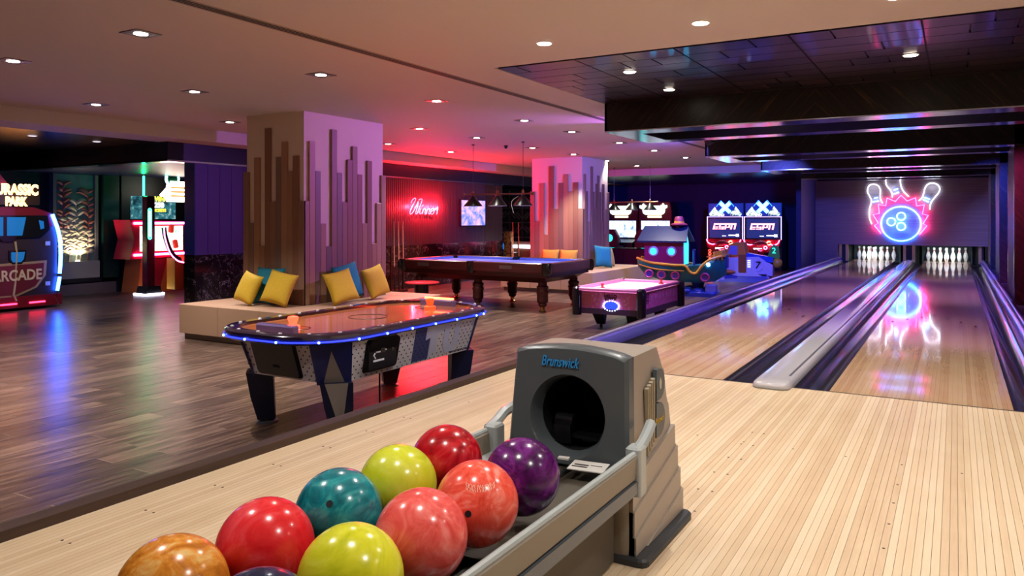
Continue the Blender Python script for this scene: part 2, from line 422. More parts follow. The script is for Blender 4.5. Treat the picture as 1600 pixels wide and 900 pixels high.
# wall with the neon: marble dado, panels above, dark soffit over it
wl = struct(MB().box(-10.55, -10.315, 2.4, 11.97, ZF, 2.1).build('wall_games', M_BLACK))
for i in range(5):
    y0 = 2.4 + i * 1.914
    MB().box(-10.315, -10.3, y0 + .002, y0 + 1.912, ZF, .6).build('marble_slab', M_MARBLE, wl)
MB().box(-10.55, -10.3, 2.385, 2.4, ZF, .6).build('marble_slab', M_MARBLE, wl)
MB().box(-10.55, -10.3, 2.385, 2.4, .6, 2.1).build('end_panel', mat('blue-lit end panel', '1b2b7a', .35), wl)  # blue light from the arcade machines is put into the end panel's colour
pw = .235
ppm = MB().box(-10.315, -10.3, .003, pw - .003, .6, 2.1).mesh('wall_panel')
for i in range(9): link('wall_panel', ppm, M_CLOTHPURPLE, wl, None, (0, 2.4 + i * pw, 0))
rm = MB()
y = 4.52
while y < 11.96:
    rm.prism([(-10.315, y), (-10.3, y + .008), (-10.3, y + .055), (-10.315, y + .063)], .6, 2.1, 'z'); y += .066
o = rm.build('fluted_panelling', M_RIB, wl); o['kind'] = 'stuff'
sf = struct(MB().box(-16, -10.28, 1.89, 14.3, 2.1, 2.376).build('trim_soffit', mat('midnight soffit', '10123a', .35)))
MB().box(-16, -10.27, 1.88, 2.1, 2.072, 2.1).build('soffit_rim', M_STEEL, sf)
MB().box(-10.5, -10.27, 2.1, 11.97, 2.072, 2.1).build('soffit_rim', M_STEEL, sf)
# alcove behind the arcade machines
aw = struct(MB().box(-16.6, -15.4, -3, 4.0, ZF, 2.1).build('wall_alcove', mat('charcoal alcove wall', '17161c', .5)))
MB().box(-15.4, -15.3, 2.2, 4.25, ZF, -.15).build('plinth', mat('alcove plinth stone', '5d4d48', .5), aw)
struct(MB().box(-16.6, -15.2, 4.25, 14, ZF, 2.1).build('wall_alcove', M_BLACK))
struct(MB().box(-15.4, -15.2, 3.9, 4.3, -.05, 2.1).build('trim_alcove_pier', mat('green-lit lacquer', '0e2b22', .25)))  # green wash of the game's tube is put into the pier colour

# linear air diffuser
t = thing('air_diffuser', 'long slotted linear air diffuser running along the ceiling', 'vent', (0, 0, ZC))
MB().box(-4.06, -3.945, -7.5, 14.3, -.004, .001).build('frame', mat('diffuser frame', 'a08f80', .6), t)
for k in range(3): MB().box(-4.035 + k * .028, -4.019 + k * .028, -7.5, 14.3, -.0055, -.003).build('slot', mat('diffuser slot', '0c0a0a', .7), t)
# ------------------------------------------------------------------ lanes
LW = 1.0605; LC = {'left': -1.7908, 'right': 0.0}
lme = MB().box(.0003, bw - .0003, 0, 19.1, -.03, 0).mesh('lane_board')
M_ARROW = mat('lane arrow inlay', '3a2012', .3)
for side, xc in LC.items():
    t = thing('bowling_lane', 'oiled maple bowling lane on the %s, ending at the %s set of pins' % (side, side), 'bowling lane', (xc - LW / 2, 0.004, 0), 0, 'bowling lanes')
    for i in range(39): link('lane_board', lme, M_LANE, t, None, (i * bw, 0, 0))
    for k in range(7):
        MB().prism([(-.018, 0), (.018, 0), (0, .15)], .0003, .0012, 'z').build('lane_arrow', M_ARROW, t, loc=(LW / 2 + (k - 3) * 5 * bw, 4.75 - abs(k - 3) * .31 + .3, 0))
    for k in range(10):
        link('marker_dot', dotme, M_DOT, t, None, (LW / 2 + ((k % 5) - 2) * .1 + (.28 if k > 4 else -.28), 2.1, .0006))
    MB().box(.12, LW - .12, 18.02, 18.06, .0003, .0014).build('pin_deck_line', mat('pale pin deck line', 'c9d0d0', .4), t)

M_GUT = mat('smoked gutter plastic', '28262f', .2, coat=.4)
def gutter(x0, x1, label):
    n = 10; w = x1 - x0; cx = (x0 + x1) / 2
    top = [(cx + w / 2 * math.cos(PI + PI * i / n), -.005 - .085 * math.sin(PI * i / n)) for i in range(n + 1)]
    out = [(x1, -.11), (x0, -.11)]
    o = MB().prism(top + out, 0.002, 18.085, 'y').build('gutter', M_GUT, smooth=True)
    return tag(o, label, 'gutter', 'lane gutters')
gutter(-2.56, -2.3215, 'dark gutter between the left lane and the dark floor kerb')
gutter(-1.2595, -1.0245, 'dark gutter on the left of the grey centre divider')
gutter(-.766, -.5315, 'dark gutter on the right of the grey centre divider')
gutter(.5315, .766, 'dark gutter along the right edge of the right lane')
M_CAP = mat('pale grey capping', 'b4b0b4', .22, coat=.3)
M_CAPD = mat('violet chrome rail', '7670de', .2, .7)
# centre divider
t = thing('lane_divider', 'pale grey rounded divider capping running between the two lanes', 'lane divider', (-.895, 0, 0))
def capring(y, w, h): return [(w * .984 * a, y, h * b + .001) for a, b in ((-1, -.25), (-1, .35), (-.93, .75), (-.78, 1), (.78, 1), (.93, .75), (1, .35), (1, -.25))]
MB().loft([capring(-.150, .075, .022), capring(-.143, .098, .033), capring(-.125, .116, .042), capring(-.09, .128, .048), capring(.0, .13, .05), capring(18.085, .13, .05)]).build('capping', M_CAP, t, smooth=True)
MB().box(.075, .09, .15, 18.0, .05, .054).build('groove', mat('capping groove', '57545e', .4), t)
MB().prism(rrect(0, -.08, .25, .158, .07, 5), .0008, .012, 'z').build('skirt', mat('capping skirt', '8b8a84', .5), t)
text('Brunswick', 'maker_mark', mat('grey print', '4a4a52', .5), t, (0, .01, .0485), '+z', .05, .001, .2)
def capping(x0, x1, label, rail_side):
    t = thing('gutter_capping', label, 'gutter capping', (0, 0, 0))
    h = .07
    n = 8; w = x1 - x0
    prof = [(x0, -.05)] + [(x0 + w * i / n, .012 + h * math.sin(PI * min(max((i / n if rail_side > 0 else 1 - i / n) * 1.0, 0), 1)) ** .6) for i in range(n + 1)] + [(x1, -.05)]
    MB().prism(prof, .01, 18.085, 'y').build('cover', M_CAPD, t, smooth=True)
    xr = x0 + w * .5
    MB().cyl((xr, -.02, .085), (xr, 18.085, .085), .016, n=10).build('rail', mat('bright rail', 'c8c0e8', .2, .6), t, smooth=True)
    MB().rbox(x0 + .01, x1 - .01, -.05, .02, .001, .07, .02).build('end_cap', M_CAP, t)
capping(-2.785, -2.56, 'rounded chrome capping along the far side of the left lane', 1)
capping(.766, .925, 'rounded chrome capping at the foot of the right hand portals', 1)
struct(MB().box(.925, 2.6, 0.0, 20, -.1, -.02).build('floor', mat('side floor', '2c2430', .4)))
struct(MB().box(-2.79, .93, 0, 20, -.3, -.115).build('floor', M_BLACK))

# pins
prof = [(.0286, 0), (.03, .006), (.0359, .019), (.0455, .057), (.0532, .0857), (.0605, .114), (.0578, .149), (.0497, .184), (.039, .22), (.0292, .2507), (.0228, .279), (.0237, .302), (.0285, .325), (.0323, .343), (.0318, .36), (.025, .374), (.012, .3805), (.001, .381)]
pin_me = MB().lathe(prof, n=18).mesh('pin_body', True)
st_me = MB().lathe([(.0316, .247), (.0262, .262), (.0240, .2735), (.0240, .2735)], n=18).mesh('stripe', True)
st2 = MB().lathe([(.0237, .281), (.0242, .292), (.0246, .300), (.0246, .300)], n=18).mesh('stripe', True)
M_PIN = mat('white pin', 'eef0ea', .25, coat=.4); M_STRIPE = mat('red pin stripe', 'c2182a', .35)
NAMES = ['head pin nearest the bowler', 'second row left pin', 'second row right pin', 'third row left pin', 'third row middle pin', 'third row right pin',
         'back row far left pin', 'back row inner left pin', 'back row inner right pin', 'back row far right pin']
for side, xc in LC.items():
    k = 0
    for r_ in range(4):
        for c_ in range(r_ + 1):
            t = thing('bowling_pin', 'white red-striped bowling pin, %s of the %s lane' % (NAMES[k], side), 'bowling pin', (xc + (c_ - r_ / 2) * .3048, 18.288 + r_ * .264, .0005), 0, 'pins at the lane ends')
            link('pin_body', pin_me, M_PIN, t); link('stripe', st_me, M_STRIPE, t); link('stripe', st2, M_STRIPE, t); k += 1
# pit and kickbacks
struct(MB().box(-3.0, .93, 19.55, 19.6, -.2, .6).build('wall_pit', M_BLACK))
M_KICK = mat('brass-yellow kickback', 'd8bc7c', .45)
for x0, x1, lab in ((-2.68, -2.44, 'yellowish kickback post left of the left pins'), (-1.04, -.75, 'yellowish kickback post between the two pin decks'), (.74, .86, 'yellowish kickback post right of the right pins')):
    t = thing('kickback', lab, 'pinsetter post', ((x0 + x1) / 2, 18.12, 0)); w = (x1 - x0) / 2
    MB().box(-w, w, 0, 1.4, -.1, .46).build('partition', mat('dark kickback', '1b1c20', .5), t)
    MB().box(-w, -w + .07, -.03, 0, -.02, .46).build('edge_strip', M_KICK, t)
    if x1 - x0 > .2: MB().box(w - .07, w, -.03, 0, -.02, .46).build('edge_strip', M_KICK, t)
for side, xc in LC.items():
    o = MB().box(xc - .62, xc + .62, 19.3, 19.34, -.115, .5).build('pit_curtain', mat('grey pit curtain', '39434a', .6))
    tag(o, 'grey pit curtain behind the %s set of pins' % side, 'curtain')
    lm = thing('pin_lamp', 'lamp above the %s pin deck behind the mask' % side, 'lamp', (xc, 18.1, .5))
    MB().box(-.5, .5, 0, .04, 0, .04).build('housing', M_BLACK, lm)
    MB().box(-.48, .48, .012, .04, -.008, 0).build('tube', mat('pin light tube', 'ffffff', .3, emit='e8f4ff', es=12), lm)
    spot('glow', lm, (-.25, .06, -.02), (0, .45, -.9), 11, (.85, .95, 1), 130, .5, .05); spot('glow', lm, (.25, .06, -.02), (0, .45, -.9), 11, (.85, .95, 1), 130, .5, .05)

# masking wall with the neon
mk = struct(MB().box(-3.3, .985, 17.95, 18.1, .455, 2.3).build('wall_mask', M_MASK))
MB().box(-3.3, -2.70, 17.95, 18.1, -.15, .455).build('mask_side', M_MASK, mk)
NEON = dict(
 burst=[(-1.584, 0.779), (-1.748, 1.0), (-1.65, 1.062), (-1.781, 1.298), (-1.622, 1.334), (-1.65, 1.579), (-1.462, 1.549), (-1.43, 1.759), (-1.224, 1.663), (-1.084, 1.831), (-0.931, 1.67), (-0.733, 1.758), (-0.702, 1.532), (-0.518, 1.565), (-0.565, 1.314), (-0.423, 1.276), (-0.548, 1.052), (-0.458, 0.993), (-0.63, 0.761)],
 pinl=[(-1.813, 1.039), (-1.869, 1.201), (-1.877, 1.424), (-1.819, 1.675), (-1.857, 1.787), (-1.912, 1.914), (-1.92, 1.998), (-1.882, 2.109), (-1.768, 2.153), (-1.655, 2.104), (-1.599, 1.991), (-1.604, 1.839), (-1.592, 1.728), (-1.537, 1.616)],
 m1=[(-1.467, 2.29), (-1.442, 2.113), (-1.343, 1.973), (-1.301, 1.862), (-1.301, 1.774)], m2=[(-1.104, 2.29), (-1.089, 2.105), (-1.023, 1.939), (-0.895, 1.793)],
 pinr=[(-0.649, 1.675), (-0.565, 1.769), (-0.529, 1.903), (-0.494, 2.038), (-0.423, 2.123), (-0.328, 2.147), (-0.222, 2.113), (-0.157, 2.017), (-0.175, 1.897), (-0.269, 1.765), (-0.34, 1.658), (-0.38, 1.551), (-0.387, 1.437)])
BANDS = [(-1.75, 1.758), (-1.66, 1.776), (-1.781, 1.652), (-1.634, 1.681), (-1.256, 1.977), (-1.163, 2.008), (-1.256, 1.872), (-1.133, 1.914), (-0.518, 1.763), (-0.392, 1.712), (-0.548, 1.701), (-0.415, 1.64)]
def neon_mat(name, core, es): return mat(name, 'ffffff', .3, emit=core, es=es)
N_WHITE = neon_mat('white neon', 'eef4ff', 3.5); N_PINK = neon_mat('pink neon', 'ff2860', 16); N_BLUE = neon_mat('blue neon', '4a8cff', 16); N_CYAN = neon_mat('pale blue neon', '5ab0ff', 12)
t = thing('neon_bowling_sign', 'neon sign of a blue bowling ball bursting through three white pins on the far wall', 'neon sign', (0, 17.915, 0))
P3 = lambda q: [(x, 0, z) for x, z in q]
MB().tube(P3(NEON['burst']), .009).build('burst_tube', N_PINK, t)
for nm in ('pinl', 'm1', 'm2', 'pinr'): MB().tube(curve_pts(P3(NEON[nm]), 4), .009).build('pin_tube', N_WHITE, t)
for i in range(0, 12, 2): MB().tube(P3(BANDS[i:i + 2]), .009).build('band_tube', N_CYAN, t)
MB().ring((-1.089, 0, 1.045), (.487, .472), .013, 'y', 48).build('ball_tube', neon_mat('ball neon', '2a70ff', 20), t)
for x, z in ((-1.325, 1.102), (-1.08, 1.25), (-1.08, .973)): MB().ring((x, 0, z), .105, .009, 'y', 24).build('finger_hole_tube', N_CYAN, t)
for x, z in ((-1.3, 1.25), (-.9, 1.25), (-1.3, .85), (-.9, .85), (-1.09, 1.05)): glow(t, (x, -.07, z), 1.6, (.03, .12, 1))
for x, z in ((-1.72, .95), (-1.7, 1.4), (-1.45, 1.66), (-1.08, 1.72), (-.72, 1.66), (-.48, 1.4), (-.47, .95)): glow(t, (x, -.06, z), .9, (1, .03, .16))
for x, z in ((-1.76, 2.0), (-1.85, 1.4), (-1.28, 2.05), (-.33, 2.0)): glow(t, (x, -.06, z), .3, (.75, .85, 1))
# ------------------------------------------------------------------ recessed lamps
M_LAMP = mat('lit lamp lens', 'ffffff', .3, emit='fff0dc', es=14)
M_TRIM = mat('lamp trim', '6f625a', .4, .3)
def downlight(x, y, label, watts, sq=True, z=ZC, aim=(0, 0, -1), col=(1, .91, .86), angle=92, lens_y=.0, lens=None):
    t = thing('recessed_downlight', label, 'ceiling light', (x, y, z), 0, 'recessed downlights')
    if sq:
        w = .105; u = .07
        MB().box(-w, w, -w, -u, -.006, .0).box(-w, w, u, w, -.006, 0).box(-w, -u, -u, u, -.006, 0).box(u, w, -u, u, -.006, 0).build('trim_ring', M_TRIM, t)
        MB().prism(rrect(0, 0, 2 * u, 2 * u, .01, 2), -.0045, -.001, 'z').build('reflector', mat('lamp reflector', '3c332e', .35, .5), t)
        MB().lathe([(.05, -.008), (.05, -.0046)], n=16).build('lens', M_LAMP, t)
    else:
        MB().lathe([(.065, -.004), (.065, 0)], n=20).build('trim_ring', mat('white lamp trim', 'e8e0d6', .4), t)
        MB().lathe([(.052, -.0075), (.052, -.0042)], n=20).build('lens', lens or M_LAMP, t)
    spot('beam', t, (0, 0, -.05), aim, watts, col, angle, .7, .03)
LX = (-5.02, -6.88, -8.75)
spots = [(-6.88, -2.05, 0), (-5.01, -2.1, 0), (-8.72, -.19, 0), (-6.9, -.2, 0), (-8.7, 1.75, 0), (-5.02, -.23, 0), (-5.02, 1.65, 0), (-6.85, 3.74, 0), (-8.78, 5.35, 0), (-5.0, 3.71, 0),
         (-6.81, 5.29, 0), (-8.74, 7.3, 0), (-5.03, 5.3, 0), (-6.87, 7.37, 0), (-6.83, 9.12, 0), (-5.04, 7.3, 0), (-5.03, 9.11, 0), (-5.02, 11.15, 0), (-6.93, 13.14, 0), (-6.92, 11.13, 0), (-8.78, 11.0, 0), (-5.02, -4.0, 0), (-8.75, -2.1, 0)]
ROWN = {-8: 'row nearest the bulkhead', -9: 'row nearest the bulkhead', -6: 'middle row', -7: 'middle row', -5: 'row nearest the lanes'}
byrow = {}
for x, y, _ in spots: byrow.setdefault(ROWN[round(x)] if round(x) in ROWN else 'middle row', []).append((y, x))
ORD = ['first', 'second', 'third', 'fourth', 'fifth', 'sixth', 'seventh', 'eighth', 'ninth', 'tenth']
for rn, L in byrow.items():
    L.sort()
    for i, (y, x) in enumerate(L):
        downlight(x, y, 'square recessed ceiling lamp, %s from the front in the %s' % (ORD[i], rn), W_ROOM)
for x, y, lab in ((-2.57, -.31, 'round ceiling lamp over the approach, left of the pair before the dark panels'), (-1.33, -.31, 'round ceiling lamp over the approach, right of the pair before the dark panels'),
                  (-.1, -.33, 'round ceiling lamp over the approach above the right lane'), (1.15, -.33, 'round ceiling lamp over the approach by the right wall'),
                  (-2.57, -2.3, 'round ceiling lamp over the ball return, kerb side'), (-1.0, -2.3, 'round ceiling lamp straight over the ball return hood'), (.6, -2.3, 'round ceiling lamp over the middle of the approach'),
                  (-2.57, -4.3, 'round ceiling lamp behind the kerb side of the ball rack'), (-.9, -4.3, 'round ceiling lamp over the ball rack'), (.7, -4.3, 'round ceiling lamp over the camera side of the approach'), (1.9, -3.0, 'round ceiling lamp at the right of the approach')):
    downlight(x, y, lab, W_LANE, False, angle=125, col=(1, .96, .90))
for x, y, lab in ((-2.42, 1.12, 'small round lamp in the dark panel ceiling, nearer of the left pair'), (-2.42, 2.26, 'small round lamp in the dark panel ceiling, farther of the left pair'), (-.107, 1.62, 'small round lamp in the dark panel ceiling on the right')):
    downlight(x, y, lab, W_PANEL, False, z=ZC + .001)
for x, y, lab in ((-11.24, .4, 'small ceiling lamp in the dark alcove ceiling, nearer one'), (-11.24, 1.35, 'small ceiling lamp in the dark alcove ceiling, farther one')):
    downlight(x, y, lab, 60, False, z=2.376, aim=(-.8, .1, -1), angle=90, lens=mat('dim alcove lens', 'ffffff', .3, emit='e8e0ff', es=.8))
for y0, nm in ((2.88, 'nearest'), (7.13, 'second'), (11.38, 'third'), (15.62, 'farthest')):
    for side, xc in LC.items():
        downlight(xc, y0 + .66, 'small lamp in the recess of the %s portal above the %s lane' % (nm, side), 34, False, z=ZC + .019, angle=75)
# added colour-wash lamps, out of sight behind the portals, tinting columns, rides and legs
def wash(x, y, aim, col, watts, label, angle=70):
    t = thing('added_wash_lamp', label, 'added lamp', (x, y, ZC - .02))
    d = Vector(aim).normalized()
    MB().box(-.02, .02, -.05, .05, -.09, .05).build('bracket', M_BLACK, t)
    MB().cyl(Vector((0, 0, -.1)) - d * .09, Vector((0, 0, -.1)) + d * .06, .055, .065, 14).build('can', M_BLACK, t)
    spot('beam', t, Vector((0, 0, -.1)) + d * .07, d, watts, col, angle, .6, .05)
wash(-3.2, 4.85, (-3.7, -2.6, -.95), (.55, .16, 1), W_VIOLET, 'added purple wash lamp behind the nearest portal, aimed at the near column', 62)
wash(-3.2, 6.6, (-3.7, 3.8, -1.2), (.16, .13, 1), W_VIOLET * 2.0, 'added blue wash lamp before the second portal, aimed at the far column', 60)
wash(-3.0, 8.95, (-1.2, 4.0, -2.2), (.1, .12, 1), W_VIOLET * 2.2, 'added blue wash lamp behind the second portal, aimed at the ride-on toys', 80)
wash(-3.2, 8.9, (-1.5, .8, -2.0), (.08, .12, 1), 190, 'added blue wash lamp behind the second portal, aimed at the toy ship', 70)
wash(.15, 4.75, (1.0, 2.4, -1.3), (1, .05, .30), 300, 'added pink wash lamp behind the nearest portal, aimed at the second right portal leg', 44)
wash(-.1, 9.0, (1.1, 2.4, -1.3), (.06, .08, 1), 900, 'added blue wash lamp behind the second portal, aimed at the third right portal leg', 50)
wash(-.1, 13.2, (1.1, 2.4, -1.3), (.25, .25, 1), 200, 'added pale blue wash lamp behind the third portal, aimed at the last right portal leg', 50)
# ------------------------------------------------------------------ columns
HT = [1.41, 2.18, 1.80, 1.12, .82, 2.37, 1.80, 1.41, 1.99, 2.18, 1.80, 1.12, 2.0, .83, 1.41, 1.81]
HL = [1.807, 1.128, 1.994, .826, 2.373, 1.408, 1.989, 2.181, 1.796, 1.992, 1.411]
def column(x0, x1, y0, y1, zb):
    c = struct(MB().box(x0, x1, y0, y1, ZF, ZC).build('wall_column', M_PLASTER))
    sw = (x1 + .035 - x0) / len(HL); i = 0
    def slat(cx0, cx1, cy0, cy1, h, k):
        o = MB().rbox(cx0 + .001, cx1 - .001, cy0 + .001, cy1 - .001, zb, h, .006, 2).build('slat', M_SLATS[k], c)
    for k, h in enumerate(HL): slat(x0 - .035 + k * (x1 - x0 + .07) / 11, x0 - .035 + (k + 1) * (x1 - x0 + .07) / 11, y0 - .035, y0, h, (k * 3 + 1) % 5)
    for k, h in enumerate(HT): slat(x1, x1 + .035, y0 - .034 + k * (y1 - y0 + .068) / 16, y0 - .034 + (k + 1) * (y1 - y0 + .068) / 16, h, (k * 2 + k // 3) % 5)
    for k, h in enumerate(HT[::-1]): slat(x0 - .035, x0, y0 - .034 + k * (y1 - y0 + .068) / 16, y0 - .034 + (k + 1) * (y1 - y0 + .068) / 16, h, (k * 2 + 1) % 5)
    return c
column(-8.02, -6.97, 1.47, 3.02, .08)
column(-8.19, -6.93, 9.77, 11.2, .08)
def bench(x0, x1, y0, y1, label, hole):
    t = thing('bench', label, 'bench', ((x0 + x1) / 2, (y0 + y1) / 2, ZF)); w, d = (x1 - x0) / 2, (y1 - y0) / 2
    cx, cy = t.location.x, t.location.y; a0, a1, b0, b1 = hole[0] - cx, hole[1] - cx, hole[2] - cy, hole[3] - cy
    mb = MB(); pl = MB()
    e = .004
    # four seat sections round the column
    secs = [(-w, w, -d, b0), (-w, w, b1, d), (-w, a0, b0, b1), (a1, w, b0, b1)]
    for s_ in secs:
        if s_[1] - s_[0] < .02 or s_[3] - s_[2] < .02: continue
        h = (s_[1] - s_[0]) > (s_[3] - s_[2])
        n = 3 if h else 2
        for i in range(n):
            if h: q = (s_[0] + (s_[1] - s_[0]) * i / n, s_[0] + (s_[1] - s_[0]) * (i + 1) / n, s_[2], s_[3])
            else: q = (s_[0], s_[1], s_[2] + (s_[3] - s_[2]) * i / n, s_[2] + (s_[3] - s_[2]) * (i + 1) / n)
            MB().rbox(q[0] + .001, q[1] - .001, q[2] + .001, q[3] - .001, .08, .45, .012, 2).build('seat_section', M_LEATHER, t)
        pl.box(s_[0] + (.05 if s_[0] < -w + .01 else 0), s_[1] - (.05 if s_[1] > w - .01 else 0), s_[2] + (.05 if s_[2] < -d + .01 else 0), s_[3] - (.05 if s_[3] > d - .01 else 0), 0, .08)
    pl.build('plinth', mat('bench plinth', '8c8178', .4, .3), t)
    return t
bench(-8.5, -6.27, .78, 3.49, 'tan upholstered square bench wrapped round the nearer slatted column', (-8.06, -6.93, 1.43, 3.06))
bench(-8.36, -6.17, 8.65, 11.7, 'tan upholstered square bench wrapped round the far slatted column', (-8.23, -6.89, 9.73, 11.24))

def pillow_mesh(s=.43, th=.15, n=12):
    mb = MB()
    def P(i, j, sgn):
        u, v = 2 * i / n - 1, 2 * j / n - 1
        k = 1 - .07 * (1 - abs(v) ** 2) * abs(u) - 0; q = 1 - .07 * (1 - abs(u) ** 2) * abs(v)
        t_ = ((1 - abs(u) ** 2.6) * (1 - abs(v) ** 2.6)) ** .5
        return (u * s / 2 * k, sgn * th / 2 * t_, v * s / 2 * q + s / 2)
    for sgn in (-1, 1):
        k = len(mb.v); mb.v += [P(i, j, sgn) for i in range(n + 1) for j in range(n + 1)]
        for i in range(n):
            for j in range(n):
                a = k + i * (n + 1) + j; f = (a, a + n + 1, a + n + 2, a + 1); mb.f.append(f if sgn < 0 else f[::-1])
    me = bpy.data.meshes.new('cushion'); me.from_pydata(mb.v, [], mb.f)
    bm = bmesh.new(); bm.from_mesh(me); bmesh.ops.remove_doubles(bm, verts=bm.verts, dist=1e-5); bmesh.ops.recalc_face_normals(bm, faces=bm.faces); bm.to_mesh(me); bm.free()
    me.polygons.foreach_set('use_smooth', [True] * len(me.polygons)); return me
def fabric(name, c1, c2):
    m = mat(name, c1, .85); g = NG(m); n = g.noise(g.coord((1, 1, 1)), 60, 3); g.col(g.mix(g.math('MULTIPLY', n.outputs['Fac'], .7), c1, c2)); g.bump(n.outputs['Fac'], .25, .004); return m
M_YEL = fabric('mustard velvet', 'c9a62c', 'a5841c'); M_TEAL = fabric('teal velvet', '1b7d93', '115a6e'); M_ORA = fabric('amber velvet', 'd19a3a', 'a87424'); M_SAND = fabric('sand velvet', 'b39a58', '8a7440')
PS = {s: pillow_mesh(s) for s in (.40, .43, .48)}
def pillow(x, y, rz, lean, m, label, s=.43, roll=0):
    me = PS[s].copy(); o = link('cushion', me, m, None, None, (x, y, .084 + abs(math.sin(roll)) * s * .46), None)
    o.rotation_euler = Euler((lean, roll, rz), 'XYZ')
    return tag(o, label, 'cushion', 'cushions on the benches')
L = math.radians
pillow(-7.64, 1.06, L(-8), L(-22), M_YEL, 'mustard cushion at the left end of the near bench, tilted against the teal one', .40, L(10))
pillow(-7.43, 1.27, L(4), L(-12), M_TEAL, 'teal cushion between two mustard ones on the camera-left side of the near bench', .48)
pillow(-7.14, 1.11, L(8), L(-22), M_YEL, 'mustard cushion in front of the teal one, nearest the corner of the near column', .43, L(10))
pillow(-6.52, 1.78, L(80), L(-22), M_YEL, 'mustard cushion on the purple-lit side of the near bench, nearest the corner', .43, L(-9))
pillow(-6.72, 2.10, L(90), L(-13), M_TEAL, 'teal cushion on the purple-lit side of the near column', .48, L(-8))
pillow(-6.62, 2.57, L(92), L(-18), M_YEL, 'mustard cushion on the purple-lit side of the near bench, right of the teal one', .43, L(-10))
pillow(-7.62, 9.50, 0, L(-14), M_ORA, 'amber cushion seen over the pool table, left of the pair on the far bench', .43)
pillow(-7.16, 9.50, L(3), L(-14), M_ORA, 'amber cushion seen over the pool table, right of the pair on the far bench', .43)
pillow(-6.56, 10.12, L(62), L(-12), M_TEAL, 'bright teal cushion on the far bench', .48, L(6))
pillow(-6.64, 10.66, L(80), L(-12), M_SAND, 'sand coloured cushion behind the teal one on the far bench', .43)

# ------------------------------------------------------------------ ball return
M_GREY = mat('slate hood plastic', '4a5054', .32, coat=.1)
M_TAUPE = mat('taupe return plastic', '7d7466', .42)
M_TAUPE2 = mat('taupe side plastic', '988d82', .4)
M_RIM = mat('pale grey rack trim', '9fa6a6', .3)
t = thing('ball_return', 'grey ball return hood with round opening and ball rack', 'ball return', (-.98, -2.95, 0))
cx, cy = -.98, -2.95
# hood front plate with a round hole: outer outline -> hole ring, then depth
NH = 48
def outline(k, inset=0):
    a = 2 * PI * k / NH; dx, dz = math.cos(a), math.sin(a); c0 = (0, .475)
    # shape: width grows downwards, arched top
    lo, hi = 0, 1.
    for _ in range(26):
        m_ = (lo + hi) / 2; x, z = c0[0] + dx * m_, c0[1] + dz * m_
        half = .222 + (.70 - z) * .045 - inset; topz = .725 - .35 * x * x / .25 * .36 - inset
        if abs(x) < half and z < topz and z > .30 + inset: lo = m_
        else: hi = m_
    return (c0[0] + dx * lo, c0[1] + dz * lo)
ys = -.22      # front plane, local
OUT = [outline(k) for k in range(NH)]; INS = [outline(k, .012) for k in range(NH)]
RH = .142
hole = [(RH * math.cos(2 * PI * k / NH), .475 + RH * math.sin(2 * PI * k / NH)) for k in range(NH)]
tz = lambda z: -.03 * (z - .4)   # front leans back slightly
def rg(P, y, lean=True): return [(x, y + (.10 * (z - .4) if lean else 0), z) for x, z in P]
def sc_(P, k): return [(x * k, .475 + (z - .475) * k) for x, z in P]
mb = MB()
mb.loft([rg(sc_(hole, .93), ys + .07), rg(hole, ys + .012), rg(sc_(hole, 1.05), ys), rg(INS, ys), rg(OUT, ys + .014), rg(OUT, ys + .06)], cap=False)
mb.build('hood_face', M_GREY, t, smooth=True)
# shell behind the face (slopes down towards the lanes)
def shell(y, k, zt):
    R = []
    for x, z in OUT:
        R.append((x * k, y, min(z, zt) if z > .475 else z))
    return R
mb = MB().loft([rg(OUT, ys + .06), [(x * 1.0, ys + .10 + .10 * (z - .4), z) for x, z in OUT], [(x * .99, .11 + (.0 if z > .45 else .04), min(z, .70)) for x, z in OUT],
          [(x * .98, .19 + max(0, .45 - z) * .15, min(z, .60)) for x, z in OUT], [(x * .97, .235 + max(0, .45 - z) * .15, min(z, .46)) for x, z in OUT]], cap=False)
k = len(mb.v) - NH; mb.f.append(tuple(range(k, k + NH)))
mb.build('hood_shell', M_TAUPE2, t, smooth=True)
mb = MB().loft([[(x * 1.0, ys + .12, z) for x, z in sc_(hole, .93)], [(x * .9, .15, z) for x, z in sc_(hole, .9)]], cap=False); k = len(mb.v) - NH; mb.f.append(tuple(range(k, k + NH)))
mb.loft([rg(sc_(hole, .931), ys + .068), [(x, ys + .125, z) for x, z in sc_(hole, .931)]], cap=False)
mb.build('tunnel', mat('black tunnel rubber', '060607', .6), t)
MB().obox((-.06, -.08, .41), (.06, .16, .07), (.2, 0, .2)).obox((.03, -.1, .385), (.26, .06, .012)).obox((.03, -.02, .39), (.26, .05, .012)).cyl((-.09, -.1, .43), (-.02, -.1, .43), .03).build('lift_mechanism', mat('lift steel', '1a1a1c', .35, .6), t)
